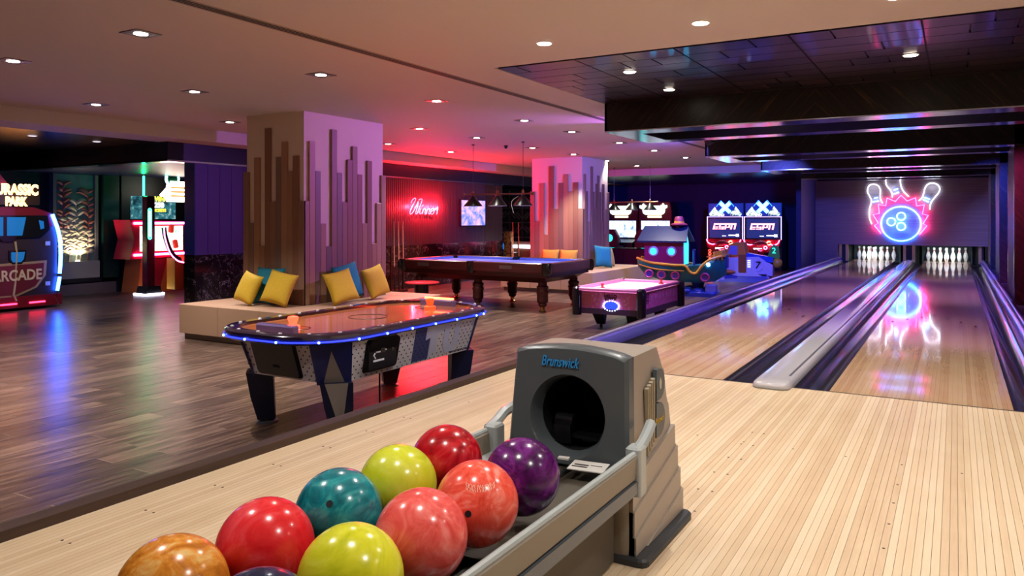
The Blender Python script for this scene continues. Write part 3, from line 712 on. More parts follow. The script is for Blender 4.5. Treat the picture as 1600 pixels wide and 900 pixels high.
# stepped side wings
for sx in (1, -1):
    RS = [(.30, .03), (.30, .115), (.287, .125), (.285, .20), (.272, .21), (.268, .29), (.256, .30), (.25, .375)]
    fr = -.20
    for i, (nr, zf_, d) in enumerate(((8, .27, .016), (6, .175, .022), (4, .09, .028), (2, None, .034))):
        P = [(fr, .03)] + RS[:nr] + ([(fr, zf_)] if zf_ else [])
        if not zf_: P[0] = (fr + .10, .03)
        xs = .230; lo, hi = (xs, xs + d) if sx > 0 else (-xs - d, -xs)
        MB().prism(P, lo, hi, 'x').build('side_step', M_TAUPE2, t)
    # emblem on the side: grey double-lobed plate with four bars
    if sx > 0:
        e_ = MB()
        def lobe(y0, z0, z1, b):
            P = [(y0, z0), (y0, z1)]
            for k in range(9):
                a = PI / 2 - PI * k / 8; P.append((y0 + .035 + b * math.cos(a), (z0 + z1) / 2 + (z1 - z0) / 2 * math.sin(a)))
            return P
        xx = .232
        em = MB().prism([(y, z) for y, z in lobe(.035, .51, .625, .055)], xx, xx + .016, 'x').prism(lobe(.03, .375, .50, .06), xx, xx + .017, 'x').build('emblem', mat('slate emblem', '4c565c', .4), t)
        for q in range(4): MB().prism([(-.055 + q * .02, .33 + q * .012), (-.043 + q * .02, .33 + q * .012), (-.043 + q * .02, .575 + q * .008), (-.055 + q * .02, .57 + q * .008)], xx, xx + .016 , 'x').build('emblem_bar', mat('emblem bar', '8d8068', .45), em)
        text('Brunswick', 'emblem_text', mat('gold print', 'b8963a', .4), em, (xx + .018, .062, .437), '+x', .032, .001, .2, width=.088, rot=(PI / 2, 0, PI / 2))
        MB().prism([(.065, .55), (.08, .548), (.085, .575), (.0725, .592), (.06, .575)], xx + .0155, xx + .018, 'x').build('emblem_crown', mat('pale emblem print', 'b9b4a4', .5), em)
MB().loft([[(x, y, .028) for x, y in rrect(0, .02, .49, .46, .04)], [(x, y, .20) for x, y in rrect(0, .0, .475, .44, .04)], [(x, y, .315) for x, y in rrect(0, -.0, .465, .43, .04)]]).build('lower_body', M_TAUPE, t, smooth=True)
MB().rbox(-.285, .30, -.22, .315, .0, .028, .03).build('foot_plate', mat('charcoal foot', '34363a', .5), t)
text('Brunswick', 'maker_name', mat('blue lettering', '2f86c4', .4), t, (-.035, ys + .022, .665), '-y', .052, .003, .25, width=.15, bold=.0004, rot=(L(84.5), 0, 0))
# pedestal under the rack
MB().loft([[(x, y, .02) for x, y in rrect(0, -.55, .40, .66, .05)], [(x, y, .22) for x, y in rrect(0, -.55, .40, .66, .05)], [(x, y, .30) for x, y in rrect(0, -.60, .44, .80, .05)]]).build('pedestal', mat('dark taupe pedestal', '4d463c', .5), t, smooth=True)
# rack: two side rails, cradle rails, end clips
y0, y1 = -2.25, -.32
for sx in (1, -1):
    x = .275 * sx
    pr_ = [(x - .012 * sx, .315), (x + .02 * sx, .33), (x + .026 * sx, .40), (x + .012 * sx, .412), (x - .004 * sx, .40)]
    MB().prism(pr_, y0, y1 + .1, 'y').build('side_rail', M_TAUPE, t)
    MB().tube([(x + .012 * sx, y0, .408), (x + .012 * sx, y1 + .1, .408)], .011).build('rail_lip', M_RIM, t, smooth=True)
    MB().prism([(x + .0 * sx, .262), (x + .028 * sx, .285), (x + .026 * sx, .322), (x - .01 * sx, .318)], y0, y1 + .08, 'y').build('lower_rail', mat('slate lower rail', '5c6268', .3), t)
    MB().tube(curve_pts([(x + .012 * sx, y1 + .04, .41), (x + .012 * sx, y1 + .10, .425), (x + .01 * sx, y1 + .16, .45), (x - .002 * sx, y1 + .22, .46)], 4), .02).build('end_clip', M_RIM, t, smooth=True)
    MB().rbox(x - .02, x + .035, y1 + .02, y1 + .085, .27, .43, .012).build('clip_body', M_RIM, t)
    MB().prism([(x - .05 * sx, .31), (x - .012 * sx, .32), (x - .012 * sx, .335), (x - .06 * sx, .325)], y0, y1 + .12, 'y').build('inner_ledge', M_RIM, t)
for xx in (-.215, -.07, .05, .195): MB().cyl((xx, y0, .322), (xx, y1 + .16, .322), .010, n=8).build('cradle_rail', mat('black cradle rubber', '0c0c0e', .5), t)
MB().box(-.26, .26, y0, y1, .262, .275).build('tray', mat('dark tray', '15130f', .5), t)
MB().obox((.125, -.30, .343), (.125, .085, .003), (.05, 0, .12)).build('notice_card', mat('white card', 'd8d6d0', .5), t)
MB().obox((.10, -.30, .3455), (.05, .008, .001), (.05, 0, .12)).obox((.10, -.318, .3447), (.055, .006, .001), (.05, 0, .12)).obox((.15, -.29, .3458), (.04, .003, .001), (.05, 0, .12)).build('card_print', mat('black print', '202020', .6), t)
MB().obox((-.06, -.30, .340), (.10, .05, .003), (.05, 0, .1)).obox((.01, -.255, .342), (.04, .02, .006), (.05, 0, .1)).build('notice_card', MATS['white card'], t)
# bowling balls
def ball_mat(name, a, b, c, scale=4, dist=2.5, rough=.2):
    m = mat(name, a, rough, coat=.12); g = NG(m); n = g.noise(g.coord((1, 1, .5), (.4, .8, 0)), scale * 3, 4, .6, dist)
    g.col(g.ramp(n.outputs['Fac'], [(.33, a), (.52, b), (.68, c)])); return m
BALLS = [('orange', ball_mat('amber marbled', 'b0641a', 'd98a2e', 'e3b870'), 0, 0, 'amber orange marbled bowling ball at the bottom left of the rack'),
 ('red', ball_mat('bright red', 'd01822', 'e02a30', 'e8505a', 2), 0, 1, 'bright red bowling ball between the orange and the teal one'),
 ('teal', ball_mat('teal pearl', '0a5c68', '14808c', '3aa0a0'), 0, 2, 'teal pearl bowling ball with one dark finger hole'),
 ('yellow', ball_mat('lime yellow back', 'b4bb1c', 'c6cc2c', 'd2d650', 2), 0, 3, 'yellow bowling ball behind, between the teal and the dark red one'),
 ('crimson', ball_mat('dark red swirl', '8a0a14', 'b81220', 'd03a40'), 0, 4, 'dark red swirled bowling ball at the back left, farthest from the camera'),
 ('navy', ball_mat('navy pearl', '101830', '1c2c50', '40507a'), 1, -1, 'dark navy bowling ball barely in view at the bottom edge'),
 ('yellow', ball_mat('lime yellow front', 'b8bd1a', 'd0d028', 'dede50', 2), 1, 0, 'yellow bowling ball at the front, cut by the bottom edge'),
 ('coral', ball_mat('coral pearl front', 'd84440', 'e8605a', 'ee807a'), 1, 1, 'coral pink bowling ball behind the front yellow one'),
 ('coral', ball_mat('coral pearl back', 'd8402e', 'ec5c4a', 'f49080'), 1, 2, 'coral bowling ball with a finger hole next to the purple one'),
 ('purple', ball_mat('purple pearl', '34093c', '561260', '7a2a86'), 1, 3, 'purple bowling ball nearest the hood opening')]
bme = MB().sphere((0, 0, 0), .1085, 40, 24).mesh('ball_body', True)
for nm, m, row, i, lab in BALLS:
    p = (-1.122, -4.646 + .236 * i, .443) if row == 0 else (-.854, -4.426 + .239 * i, .444)
    b = thing('bowling_ball', lab, 'bowling ball', (p[0], p[1], p[2] - .1085), 0, 'bowling balls on the rack')
    o = bpy.data.objects.new('ball_body', bme.copy()); o.data.materials.append(m); COL.objects.link(o); o.parent = b; o.location = (0, 0, .1085); o.rotation_euler = (i * 1.3 + row, i * .7 + row * 2, i * 2.1)
    if nm in ('teal', 'coral') and i == 2:
        d = Vector((.42, -.74, .52)).normalized() if nm == 'teal' else Vector((.36, -.93, .12)).normalized()
        a, c = frame(d)
        MB().cyl(d * .1065, d * .1088, .0085, n=14).build('finger_hole', mat('finger hole', '0a1a22', .6), b, loc=(0, 0, .1085))
    if nm == 'coral' and i == 2:
        d = Vector((.45, -.55, .70)).normalized(); q = d.to_track_quat('Z', 'Y').to_euler()
        A_, B_ = frame(d); rr = random.Random(3)
        lg_ = MB()
        for q_ in range(16):
            u0 = (q_ / 15 - .5) * .075; vv = .012 * math.cos(u0 * 40) ; pts_ = []
            for h_ in range(5):
                v_ = vv + (h_ / 4 - .5) * .018; pts_.append((d + A_ * ((u0 + rr.uniform(-.003, .003)) / .1085) + B_ * (v_ / .1085)).normalized() * .1086)
            lg_.tube(pts_, .0009, 4)
        lg_.build('engraved_logo', mat('pale ball print', 'f0c8b0', .4), b, loc=(0, 0, .1085))
# ------------------------------------------------------------------ big air hockey table
M_BLUE = mat('royal blue laminate', '16205e', .3, coat=.2)
M_NAVYL = mat('dark navy leg', '0d1230', .4)
M_TREAD = mat('tread plate laminate', 'c8c8d0', .4, .0)
g = NG(M_TREAD); g.col(g.mix(.4, 'd2d2da', 'e2e2e8'))
M_STUD = mat('dark tread stud', '35353f', .4, .5)
M_RAILD = mat('smoked rail top', '241a2c', .15, coat=.6)
M_CHROME = mat('chrome', 'd8d8dc', .1, 1.)
M_PLAY = mat('glossy play surface', 'b0603a', .12, coat=.6); g = NG(M_PLAY)
g.col(g.ramp(g.noise(g.coord((1, .3, 1)), 3, 3).outputs['Fac'], [(.3, '9a5230'), (.7, 'c87a4c')]))
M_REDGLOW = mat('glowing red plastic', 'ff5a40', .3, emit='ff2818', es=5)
M_BLUELED = mat('blue light strip', '2030ff', .3, emit='1c28ff', es=2.2)
M_LEDDOT = mat('blue led', '6070ff', .3, emit='4a6cff', es=10)
t = thing('air_hockey_table', 'large air hockey table with metallic tread-plate sides and glowing blue rim', 'air hockey table', (-3.975, -.76, ZF))
TW, TL, TH = 1.19, 2.38, .765
ring = lambda w, l, r, z, n=8: [(x, y, z) for x, y in rrect(0, 0, w, l, r, n)]
MB().loft([ring(TW - .05, TL - .05, .43, TH - .075), ring(TW, TL, .45, TH - .06), ring(TW, TL, .45, TH - .03)], cap=True).build('rail_base', M_BLUE, t, smooth=True)
mb = MB().loft([ring(TW, TL, .45, TH - .03), ring(TW, TL, .45, TH - .012), ring(TW - .03, TL - .03, .435, TH), ring(TW - .2, TL - .2, .36, TH), ring(TW - .2, TL - .2, .36, TH - .03)], cap=False)
mb.build('rail', M_RAILD, t, smooth=True)
MB().loft([ring(TW - .196, TL - .196, .36, TH - .0295), ring(TW - .196, TL - .196, .36, TH - .022)]).build('playfield', M_PLAY, t)
MB().tube([(x, y, TH - .05) for x, y in rrect(0, 0, TW + .006, TL + .006, .453, 8)], .006, 6, closed=True).build('rim_light', M_BLUELED, t)
RB = rrect(0, 0, TW - .1, TL - .1, .3, 3)
k = 0
per = [Vector((*p, 0)) for p in rrect(0, 0, TW - .1, TL - .1, .41, 8)]; per.append(per[0]); acc = 0
boltme = MB().lathe([(.013, 0), (.012, .006), (.001, .008)], n=8).mesh('rail_bolt', True); ledme = MB().sphere((0, 0, 0), .009, 8, 6).mesh('led')
for i in range(len(per) - 1):
    d = (per[i + 1] - per[i]).length
    while acc < d:
        p = per[i].lerp(per[i + 1], acc / d); link('rail_bolt', boltme, mat('pearl bolt', 'e4e2ec', .25), t, None, (p.x, p.y, TH)); acc += .21
    acc -= d
per = [Vector((*p, 0)) for p in rrect(0, 0, TW + .02, TL + .02, .455, 8)]; per.append(per[0]); acc = .1
for i in range(len(per) - 1):
    d = (per[i + 1] - per[i]).length
    while acc < d:
        p = per[i].lerp(per[i + 1], acc / d); link('led', ledme, M_LEDDOT, t, None, (p.x, p.y, TH - .05)); acc += .3
    acc -= d
M_LINE = mat('play line', '3a1a20', .3)
MB().ring((0, 0, TH - .0215), .16, .004, 'z').build('centre_circle', M_LINE, t)
for s in (-1, 1): MB().ring((0, s * .78, TH - .0215), .09, .004, 'z', 24).build('face_off_circle', M_LINE, t)
# tapered eight-sided body: wide at top, narrower at the bottom, corners cut
BW0, BL0, BC0, BW1, BL1, BC1, BZ0, BZ1 = .475, .90, .15, .535, 1.0, .17, .40, TH - .06
def octo(z, k=0.):
    q = (z - BZ0) / (BZ1 - BZ0); w, l, c = BW0 + (BW1 - BW0) * q + k, BL0 + (BL1 - BL0) * q + k, BC0 + (BC1 - BC0) * q + k * .6
    return [(w - c, -l, z), (w, -l + c, z), (w, l - c, z), (w - c, l, z), (-w + c, l, z), (-w, l - c, z), (-w, -l + c, z), (-w + c, -l, z)]
MB().loft([octo(BZ0), octo(BZ1)]).build('body', M_TREAD, t)
def on_side(u, z, side):     # u along the side
    q = (z - BZ0) / (BZ1 - BZ0); w, l = BW0 + (BW1 - BW0) * q, BL0 + (BL1 - BL0) * q
    return (w, u, z) if side == 'x' else (u, -l, z)
studme = MB().lathe([(.0095, 0), (.006, .003), (.001, .0035)], n=6).mesh('stud')
mbx = MB()
def studs(side, lo, hi, skip):
    r_ = 0; z = .415
    while z < TH - .075:
        u = lo + (.03 if r_ % 2 else 0)
        while u < hi:
            if not skip(u, z):
                c = Vector(on_side(u, z, side)); n = Vector((1, 0, 0)) if side == 'x' else Vector((0, -1, 0))
                mbx.cyl(c, c + n * .003, .0075, .0045, 6)
            u += .06
        z += .03; r_ += 1
studs('x', -.76, .78, lambda u, z: -.62 < u < -.28 and .42 < z < .69)
studs('y', -.36, .35, lambda u, z: abs(u + .03) < .23)
o = mbx.build('tread_studs', M_STUD, t); o['kind'] = 'stuff'
# corner faces in blue with silver diamonds that run on down the navy legs
M_SILV = mat('silver diamond', '9a938c', .35, .4)
def slab(P, n, d):
    n = Vector(n).normalized() * d; k = len(P); Q = [Vector(p) + n for p in P]
    return MB().add([tuple(p) for p in P] + [tuple(q) for q in Q], [tuple(range(k)), tuple(range(2 * k - 1, k - 1, -1))] + [(i, k + i, k + (i + 1) % k, (i + 1) % k) for i in range(k)])
for sx, sy, i0, i1 in ((1, -1, 0, 1), (1, 1, 2, 3), (-1, 1, 4, 5), (-1, -1, 6, 7)):
    lo, hi = octo(BZ0 - .015), octo(BZ1)
    ex = lambda P, i, j, k: Vector(P[i]) + (Vector(P[i]) - Vector(P[j])) * k
    n = (sx, sy, -.25); a0, a1, b0, b1 = ex(lo, i0, i1, .06), ex(lo, i1, i0, .06), ex(hi, i0, i1, .12), ex(hi, i1, i0, .12)
    slab([a0, a1, b1, b0], n, .012).build('corner_post', M_BLUE, t)
    m0 = Vector(n).normalized() * .012
    lo_c = (a0 + a1) / 2; top_c = ((b0 + b1) / 2).lerp(lo_c, .22)
    slab([a0.lerp(lo_c, .35) + m0, a1.lerp(lo_c, .35) + m0, top_c + m0], n, .003).build('diamond', M_SILV, t)
    d = Vector((sx, sy, 0)).normalized(); e = Vector((-d.y, d.x, 0))
    def lr(cx, cy, z, hw, hd): c = Vector((cx, cy, z)); return [c + e * hw + d * hd, c - e * hw + d * hd, c - e * hw * .9 - d * hd, c + e * hw * .9 - d * hd]
    L0, L1, L2 = lr(sx * .375, sy * .735, .03, .065, .065), lr(sx * .385, sy * .765, .22, .10, .085), lr(sx * .385, sy * .79, BZ0, .115, .095)
    lg = MB().loft([L0, L1, L2]).build('leg', M_NAVYL, t)
    MB().lathe([(.085, 0), (.085, .008), (.035, .02), (.035, .035)], (sx * .375, sy * .735, 0), 16).build('foot', mat('grey foot disc', '6d6f78', .3, .6), lg, smooth=True)
    tc0 = (L2[0] + L2[1]) / 2
    slab([L2[0].lerp(tc0, .3) + d * .002, L2[1].lerp(tc0, .3) + d * .002, ((L1[0] + L1[1]) / 2).lerp(L1[1], .42) + d * .002, (L0[0] + L0[1]) / 2 + d * .004, ((L1[0] + L1[1]) / 2).lerp(L1[0], .42) + d * .002], d, .004).build('diamond', M_SILV, lg)
# black goal box on the near end, coin box on the long side
M_BLKP = mat('black plastic', '0b0b0d', .3)
bl = lambda z: BL0 + (BL1 - BL0) * (z - BZ0) / (BZ1 - BZ0)
gb = MB().loft([[(x - .03, -bl(z) - .03, z) for x, z in rrect(0, .55, .42, .26, .03)], [(x - .03, -bl(z) + .01, z) for x, z in rrect(0, .55, .44, .28, .03)]]).build('goal_box', M_BLKP, t)
MB().prism([(-.06, .485), (.0, .485), (.0, .50), (-.03, .525), (-.06, .50)], -.965, -.945, 'y').build('puck_slot', mat('slot black', '010101', .8), gb)
bx_ = lambda z: BW0 + (BW1 - BW0) * (z - BZ0) / (BZ1 - BZ0)
cb = MB().loft([[(bx_(z), u, z) for u, z in rrect(-.45, .555, .36, .25, .03)], [(bx_(z) + .035, u, z) for u, z in rrect(-.45, .555, .34, .23, .03)]]).build('coin_box', M_BLKP, t)
MB().prism(rrect(-.47, .555, .31, .19, .015), .544, .547, 'x').build('coin_door', mat('coin door', '15151a', .35), cb)
MB().prism(rrect(-.47, .60, .045, .06, .006, 2), .546, .55, 'x').cyl((.546, -.36, .58), (.553, -.36, .58), .013, n=10).build('coin_lock', mat('coin lock', '5a5750', .35, .7), cb)
MB().tube([(.548, -.56, .575), (.548, -.575, .56), (.548, -.555, .535)], .006, 5).box(.546, .55, -.55, -.50, .575, .585).box(.546, .55, -.485, -.43, .582, .592).box(.546, .55, -.58, -.46, .512, .526).build('worn_sticker', mat('white print', 'd8d8e0', .5), cb)
M_LET = mat('pale blue lettering', 'c8d0ea', .4)
M_PAN = mat('blue fade panel', '4c5590', .4, .3)
sxp = lambda z: BW0 + (BW1 - BW0) * (z - BZ0) / (BZ1 - BZ0)
def side_plate(P, d, name, m_):
    k = len(P); lo = [(sxp(z) + .0005, y, z) for y, z in P]; hi = [(sxp(z) + d, y, z) for y, z in P]
    return MB().loft([lo, hi]).build(name, m_, t)
side_plate([(-.05, .415), (.16, .415), (.16, .69), (-.05, .69)], .0015, 'fade_panel', M_PAN)
side_plate([(.10, .69), (.33, .69), (.33, .615), (.265, .615), (.265, .47), (.165, .42), (.165, .59), (.10, .575)], .004, 'side_lettering', M_LET)
side_plate([(.35, .69), (.43, .69), (.43, .53), (.46, .49), (.50, .53), (.50, .69), (.58, .69), (.58, .50), (.52, .43), (.40, .43), (.35, .49)], .004, 'side_lettering', M_LET)
text('www.alreman.com', 'web_address', mat('navy print', '20203a', .5), t, (.482, .60, .425), '+x', .036, .001, .15)
# goals: purple acrylic gates, glowing mallets
M_ACR = mat('purple acrylic gate', '6a5a86', .1, coat=.5)
for sy in (-1, 1):
    MB().rbox(-.19, .19, sy * .98 - .035, sy * .98 + .035, TH - .028, TH + .035, .02).build('goal_gate', M_ACR, t)
MB().box(-.16, .16, .985, 1.01, TH + .036, TH + .05).build('goal_light', mat('red goal lamp', 'ff4030', .3, emit='ff3a20', es=14), t)
for i, (x, y) in enumerate(((-.03, -.80), (.10, .72))):
    o = thing('striker', 'glowing red striker on the air hockey table by the %s goal' % ('nearer' if i == 0 else 'farther'), 'striker', (-3.975 + x, -.76 + y, ZF + TH - .0215), 0, 'air hockey strikers')
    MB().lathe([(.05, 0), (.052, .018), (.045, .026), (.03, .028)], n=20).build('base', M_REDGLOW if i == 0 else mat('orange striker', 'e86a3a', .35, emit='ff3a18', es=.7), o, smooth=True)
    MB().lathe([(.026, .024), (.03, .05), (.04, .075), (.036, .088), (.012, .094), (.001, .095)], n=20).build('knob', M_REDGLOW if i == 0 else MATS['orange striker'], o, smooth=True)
# red lamp under the table and its cable
MB().box(-.16, .16, .16, .24, .392, .4).build('under_light', mat('red under lamp', 'ff2020', .3, emit='ff1410', es=3), t)
spot('under_glow', t, (0, .2, .38), (.15, .1, -1), 6, (1, .05, .04), 140, .5, .06)
o = MB().tube(curve_pts([(-3.72, -.92, ZF + .40), (-3.72, -.92, ZF + .15), (-3.68, -.95, ZF + .008), (-3.5, -1.05, ZF + .008), (-3.38, -.95, ZF + .008), (-3.45, -.72, ZF + .008), (-3.6, -.78, ZF + .008), (-3.62, -.98, ZF + .008), (-3.35, -1.2, ZF + .008)], 6), .007, 6).build('power_cable', mat('black cable', '0a0a0c', .5)); tag(o, 'black power cable coiled on the floor under the big air hockey table', 'cable')

# ------------------------------------------------------------------ pink kids air hockey
M_PINK = mat('pink print panel', 'e05a98', .35); g = NG(M_PINK); vo = g.n('ShaderNodeTexVoronoi'); vo.inputs['Scale'].default_value = 22; g.l(g.coord(), vo.inputs['Vector'])
g.col(g.ramp(vo.outputs['Distance'], [(.1, 'ffd4e6'), (.3, 'f692c4'), (.6, 'f07cb8')]))
t = thing('kids_air_hockey_table', 'small pink children air hockey table with ring of white lights on its end', 'air hockey table', (-3.94, 5.05, ZF))
w, l, h = .48, .85, .58
MB().box(-w + .03, w - .03, -l + .03, l - .03, .26, h - .045).build('body', M_PINK, t)
MB().box(-w + .02, w - .02, -l + .02, l - .02, .22, .30).build('lower_band', mat('grey band', '5a4a5c', .4), t)
for s in (-1, 1):
    MB().rbox(s * w - .05, s * w + .05 - (.05 if s > 0 else 0) + .0, -l + .04, l - .04, h - .03, h + .012, .02).build('rail', mat('pink rail', 'e88ac0', .35), t)
    MB().rbox(-w + .04, w - .04, s * l - .05, s * l + .04, h - .03, h + .012, .02).build('rail', MATS['pink rail'], t)
M_CORN = mat('black corner guard', '17131c', .22, coat=.4)
for sx in (-1, 1):
    for sy in (-1, 1): MB().rbox(sx * w - .06, sx * w + .06, sy * l - .06, sy * l + .06, .2, h + .02, .045, 4).build('corner_guard', M_CORN, t, smooth=True)
MB().box(-w + .05, w - .05, -l + .05, l - .05, h - .035, h - .028).build('playfield', mat('white lit playfield', 'e8d8f0', .12, emit='f0d8ff', es=.5), t)
for x, y in ((-.15, -.2), (.1, .25)): MB().box(x - .14, x + .14, y - .09, y + .09, h - .028, h - .026).build('lit_tile', mat('lit play tile', 'ffffff', .2, emit='ffffff', es=2.5), t)
for i, (x, y) in enumerate(((-.22, -.55), (.25, .62))):
    o = thing('striker', 'small red striker on the pink table by its %s end' % ('near' if i == 0 else 'far'), 'striker', (-3.94 + x, 5.05 + y, ZF + h - .027), 0, 'pink table strikers')
    MB().lathe([(.04, 0), (.04, .015), (.018, .022), (.018, .05), (.026, .06), (.02, .072), (.001, .074)], n=14).build('handle', mat('red striker plastic', 'd81830', .35), o, smooth=True)
for sx in (-1, 1):
    for sy in (-1, 1):
        lg = MB().loft([[(x, y, .05) for x, y in rrect(sx * .24, sy * .55, .11, .11, .02, 2)], [(x, y, .23) for x, y in rrect(sx * .26, sy * .57, .19, .19, .03, 2)]]).build('leg', M_BLKP, t)
        MB().cyl((sx * .24, sy * .55, 0), (sx * .24, sy * .55, .05), .022, n=8).build('foot', M_BLKP, lg)
yl = -l + .03
MB().box(-.40, -.27, yl - .008, yl, .33, .50).build('coin_panel', mat('pink coin panel', 'e0809c', .4), t)
for q in range(18):
    a = 2 * PI * q / 18; link('led', MB().sphere((0, 0, 0), .006, 6, 5).mesh('led'), mat('white blue led', 'c0d0ff', .3, emit='b8ccff', es=14), t, None, (.03 + .115 * math.cos(a), yl - .012, .345 + .07 * math.sin(a)))
MB().lathe([(.001, 0), (.10, 0), (.10, .006), (.001, .006)], n=24, sy=.6).build('light_disc', mat('blue disc', '2030c0', .3, emit='2238ff', es=1.2), t, loc=(.03, yl - .001, .345), rot=(PI / 2, 0, 0))
M_KIT = mat('dark magenta print', '3a0c34', .5)
text('HELLO', 'name_print', M_KIT, t, (.02, yl - .003, .475), '-y', .062, .002, bold=.002); text('KITTY', 'name_print', M_KIT, t, (.02, yl - .003, .428), '-y', .062, .002, bold=.002)
text('HELLO', 'name_print', M_KIT, t, (w - .027, -.60, .475), '+x', .085, .002, bold=.002); text('KITTY', 'name_print', M_KIT, t, (w - .027, -.60, .395), '+x', .085, .002, bold=.002)
for q in range(7): MB().prism([(-.35 + q * .16 + .032 * math.cos(2 * PI * k / 10 + PI / 2) * (1 if k % 2 == 0 else .45), .44 + .032 * math.sin(2 * PI * k / 10 + PI / 2) * (1 if k % 2 == 0 else .45)) for k in range(10)], w - .031, w - .027, 'x').build('star_print', mat('pale pink star', 'f6c8e0', .5), t)

# ------------------------------------------------------------------ pool table
M_MAHO = wood_mat('mahogany', [(.2, '2a0b0a'), (.6, '481613'), (.9, '5c201a')], 6, .36, .1, axis='x', coat=.08, var=3)
M_FELT = fabric('blue billiard cloth', '3a54c8', '2c42a8')
t = thing('pool_table', 'mahogany pool table with blue cloth and turned legs', 'pool table', (-7.04, 6.29, ZF))
w, l, h = 1.54, .87, .82
MB().box(-w + .14, w - .14, -l + .14, l - .14, h - .12, h - .05).build('bed', M_FELT, t)
for sy in (-1, 1):
    for s in (-1, 1):
        MB().prism([(sy * (l - .15), h - .045), (sy * (l - .12), h - .01), (sy * (l - .1), h - .01), (sy * (l - .1), h - .05)], s * .08, s * (w - .2), 'x').build('cushion_rail', mat('blue cushion cloth', '2038b8', .8), t)
        MB().rbox(min(s * .06, s * (w - .12)), max(s * .06, s * (w - .12)), sy * l - (.11 if sy > 0 else 0), sy * l + (.11 if sy < 0 else 0), h - .16, h, .02).build('top_rail', M_MAHO, t)
for s in (-1, 1):
    MB().prism([(s * (w - .15), h - .045), (s * (w - .12), h - .01), (s * (w - .1), h - .01), (s * (w - .1), h - .05)], -l + .2, l - .2, 'y').build('cushion_rail', MATS['blue cushion cloth'], t)
    MB().rbox(s * w - (.11 if s > 0 else 0), s * w + (.11 if s < 0 else 0), -l + .12, l - .12, h - .16, h, .02).build('top_rail', M_MAHO, t)
MB().box(-w + .06, w - .06, -l + .06, l - .06, h - .24, h - .12).build('apron', M_MAHO, t)
MB().loft([[(x, y, h - .34) for x, y in rrect(0, 0, 2 * w - .5, 2 * l - .5, .02, 2)], [(x, y, h - .24) for x, y in rrect(0, 0, 2 * w - .2, 2 * l - .2, .02, 2)]]).build('frame', M_MAHO, t)
M_POCK = mat('black leather pocket', '0c0a0a', .25, coat=.4)
for sx, sy in ((-1, -1), (1, -1), (1, 1), (-1, 1), (0, -1), (0, 1)):
    px_, py_ = sx * (w - .07), sy * (l - .06)
    o = MB().lathe([(.055, -.2), (.085, -.15), (.085, -.01), (.09, .005), (.06, .006)], (px_, py_, h), 14).build('pocket', M_POCK, t, smooth=True)
    if sx: MB().sphere((px_ + sx * .05, py_ + sy * .05, h - .10), .05, 10, 8, (1, 1, 2.2)).build('pocket_leather', M_POCK, o, smooth=True)
lp = [(.05, 0), (.07, .01), (.04, .03), (.035, .07), (.06, .09), (.075, .12), (.07, .14), (.085, .15), (.095, .17), (.095, .3), (.105, .32), (.105, .34), (.085, .36), (.1, .39), (.1, .42), (.075, .44), (.075, .5)]
lgm = MB().lathe([(r_, z + .0) for r_, z in lp if z >= .09], n=18).mesh('leg', True); ftm = MB().lathe([(r_, z) for r_, z in lp if z <= .09], n=14).mesh('foot', True)
for sx in (-1, 0, 1):
    for sy in (-1, 1):
        o = link('leg', lgm, M_MAHO, t, None, (sx * 1.28, sy * .6, 0)); link('foot', ftm, mat('brass foot', 'b89048', .25, .9), o)
for x in (-1.0, .72): MB().box(x - .12, x + .12, -l - .006, -l + .001, h - .11, h - .05).build('name_plate', mat('pewter plate', '6a5c58', .35, .6), t)

# lamp bar over the table (and a second one over the far table)
M_BRASS = mat('aged brass', '9a7258', .3, .9)
M_SHADE = mat('dark green lamp shade', '10140f', .35)
def lamp_bar(x0, y, label, ends, n=3, z=1.63, rz=0, span=.53):
    t = thing('billiard_lamp', label, 'pendant lamp', (x0, y, z), rz)
    L_ = span * (n - 1) / 2
    MB().cyl((-L_ - .19, 0, 0), (L_ + .19, 0, 0), .014, n=10).build('bar', M_BRASS, t, smooth=True)
    for s in (-1, 1):
        MB().sphere((s * (L_ + .2), 0, 0), .03, 10, 8).build('bar_finial', M_BRASS, t, smooth=True)
        MB().cyl((s * L_, 0, .02), (s * L_, 0, ZC - z - .02), .004, n=6).build('hanging_rod', mat('rod steel', '6c5a60', .3, .8), t)
        MB().lathe([(.03, 0), (.03, .02)], (s * L_, 0, ZC - z - .02), 12).build('ceiling_rose', mat('rod steel', '6c5a60', .3, .8), t)
    for k in range(n):
        x = -L_ + k * span
        MB().sphere((x, 0, .04), .026, 10, 8, (1, 1, 1.3)).build('shade_finial', M_BRASS, t, smooth=True)
        sh = MB().lathe([(.03, -.02), (.05, -.06), (.17, -.20), (.172, -.21), (.165, -.205), (.045, -.065)], (x, 0, 0), 24).build('shade', M_SHADE, t, smooth=True)
        MB().lathe([(.035, -.015), (.03, -.06), (.045, -.062)], (x, 0, 0), 12).build('shade_cap', M_BRASS, sh, smooth=True)
        MB().lathe([(.150, -.2005), (.174, -.213), (.170, -.218), (.150, -.207)], (x, 0, 0), 24).build('shade_rim', mat('pale shade lining', 'cfc4bc', .5), sh, smooth=True)
    return t
t = lamp_bar(-6.98, 6.25, 'brass billiard lamp bar with three dark cone shades over the pool table', 0)
MB().tube(curve_pts([(.53, -.17, -.05), (.42, -.18, -.12), (.40, -.18, -.2), (.42, -.18, -.28), (.44, -.18, -.34)], 4), .005, 6).build('pull_cord', mat('cord', 'a89a98', .6), t)
lamp_bar(-7.25, 13.6, 'brass billiard lamp bar hanging in front of the racing machines', 0, span=.51)

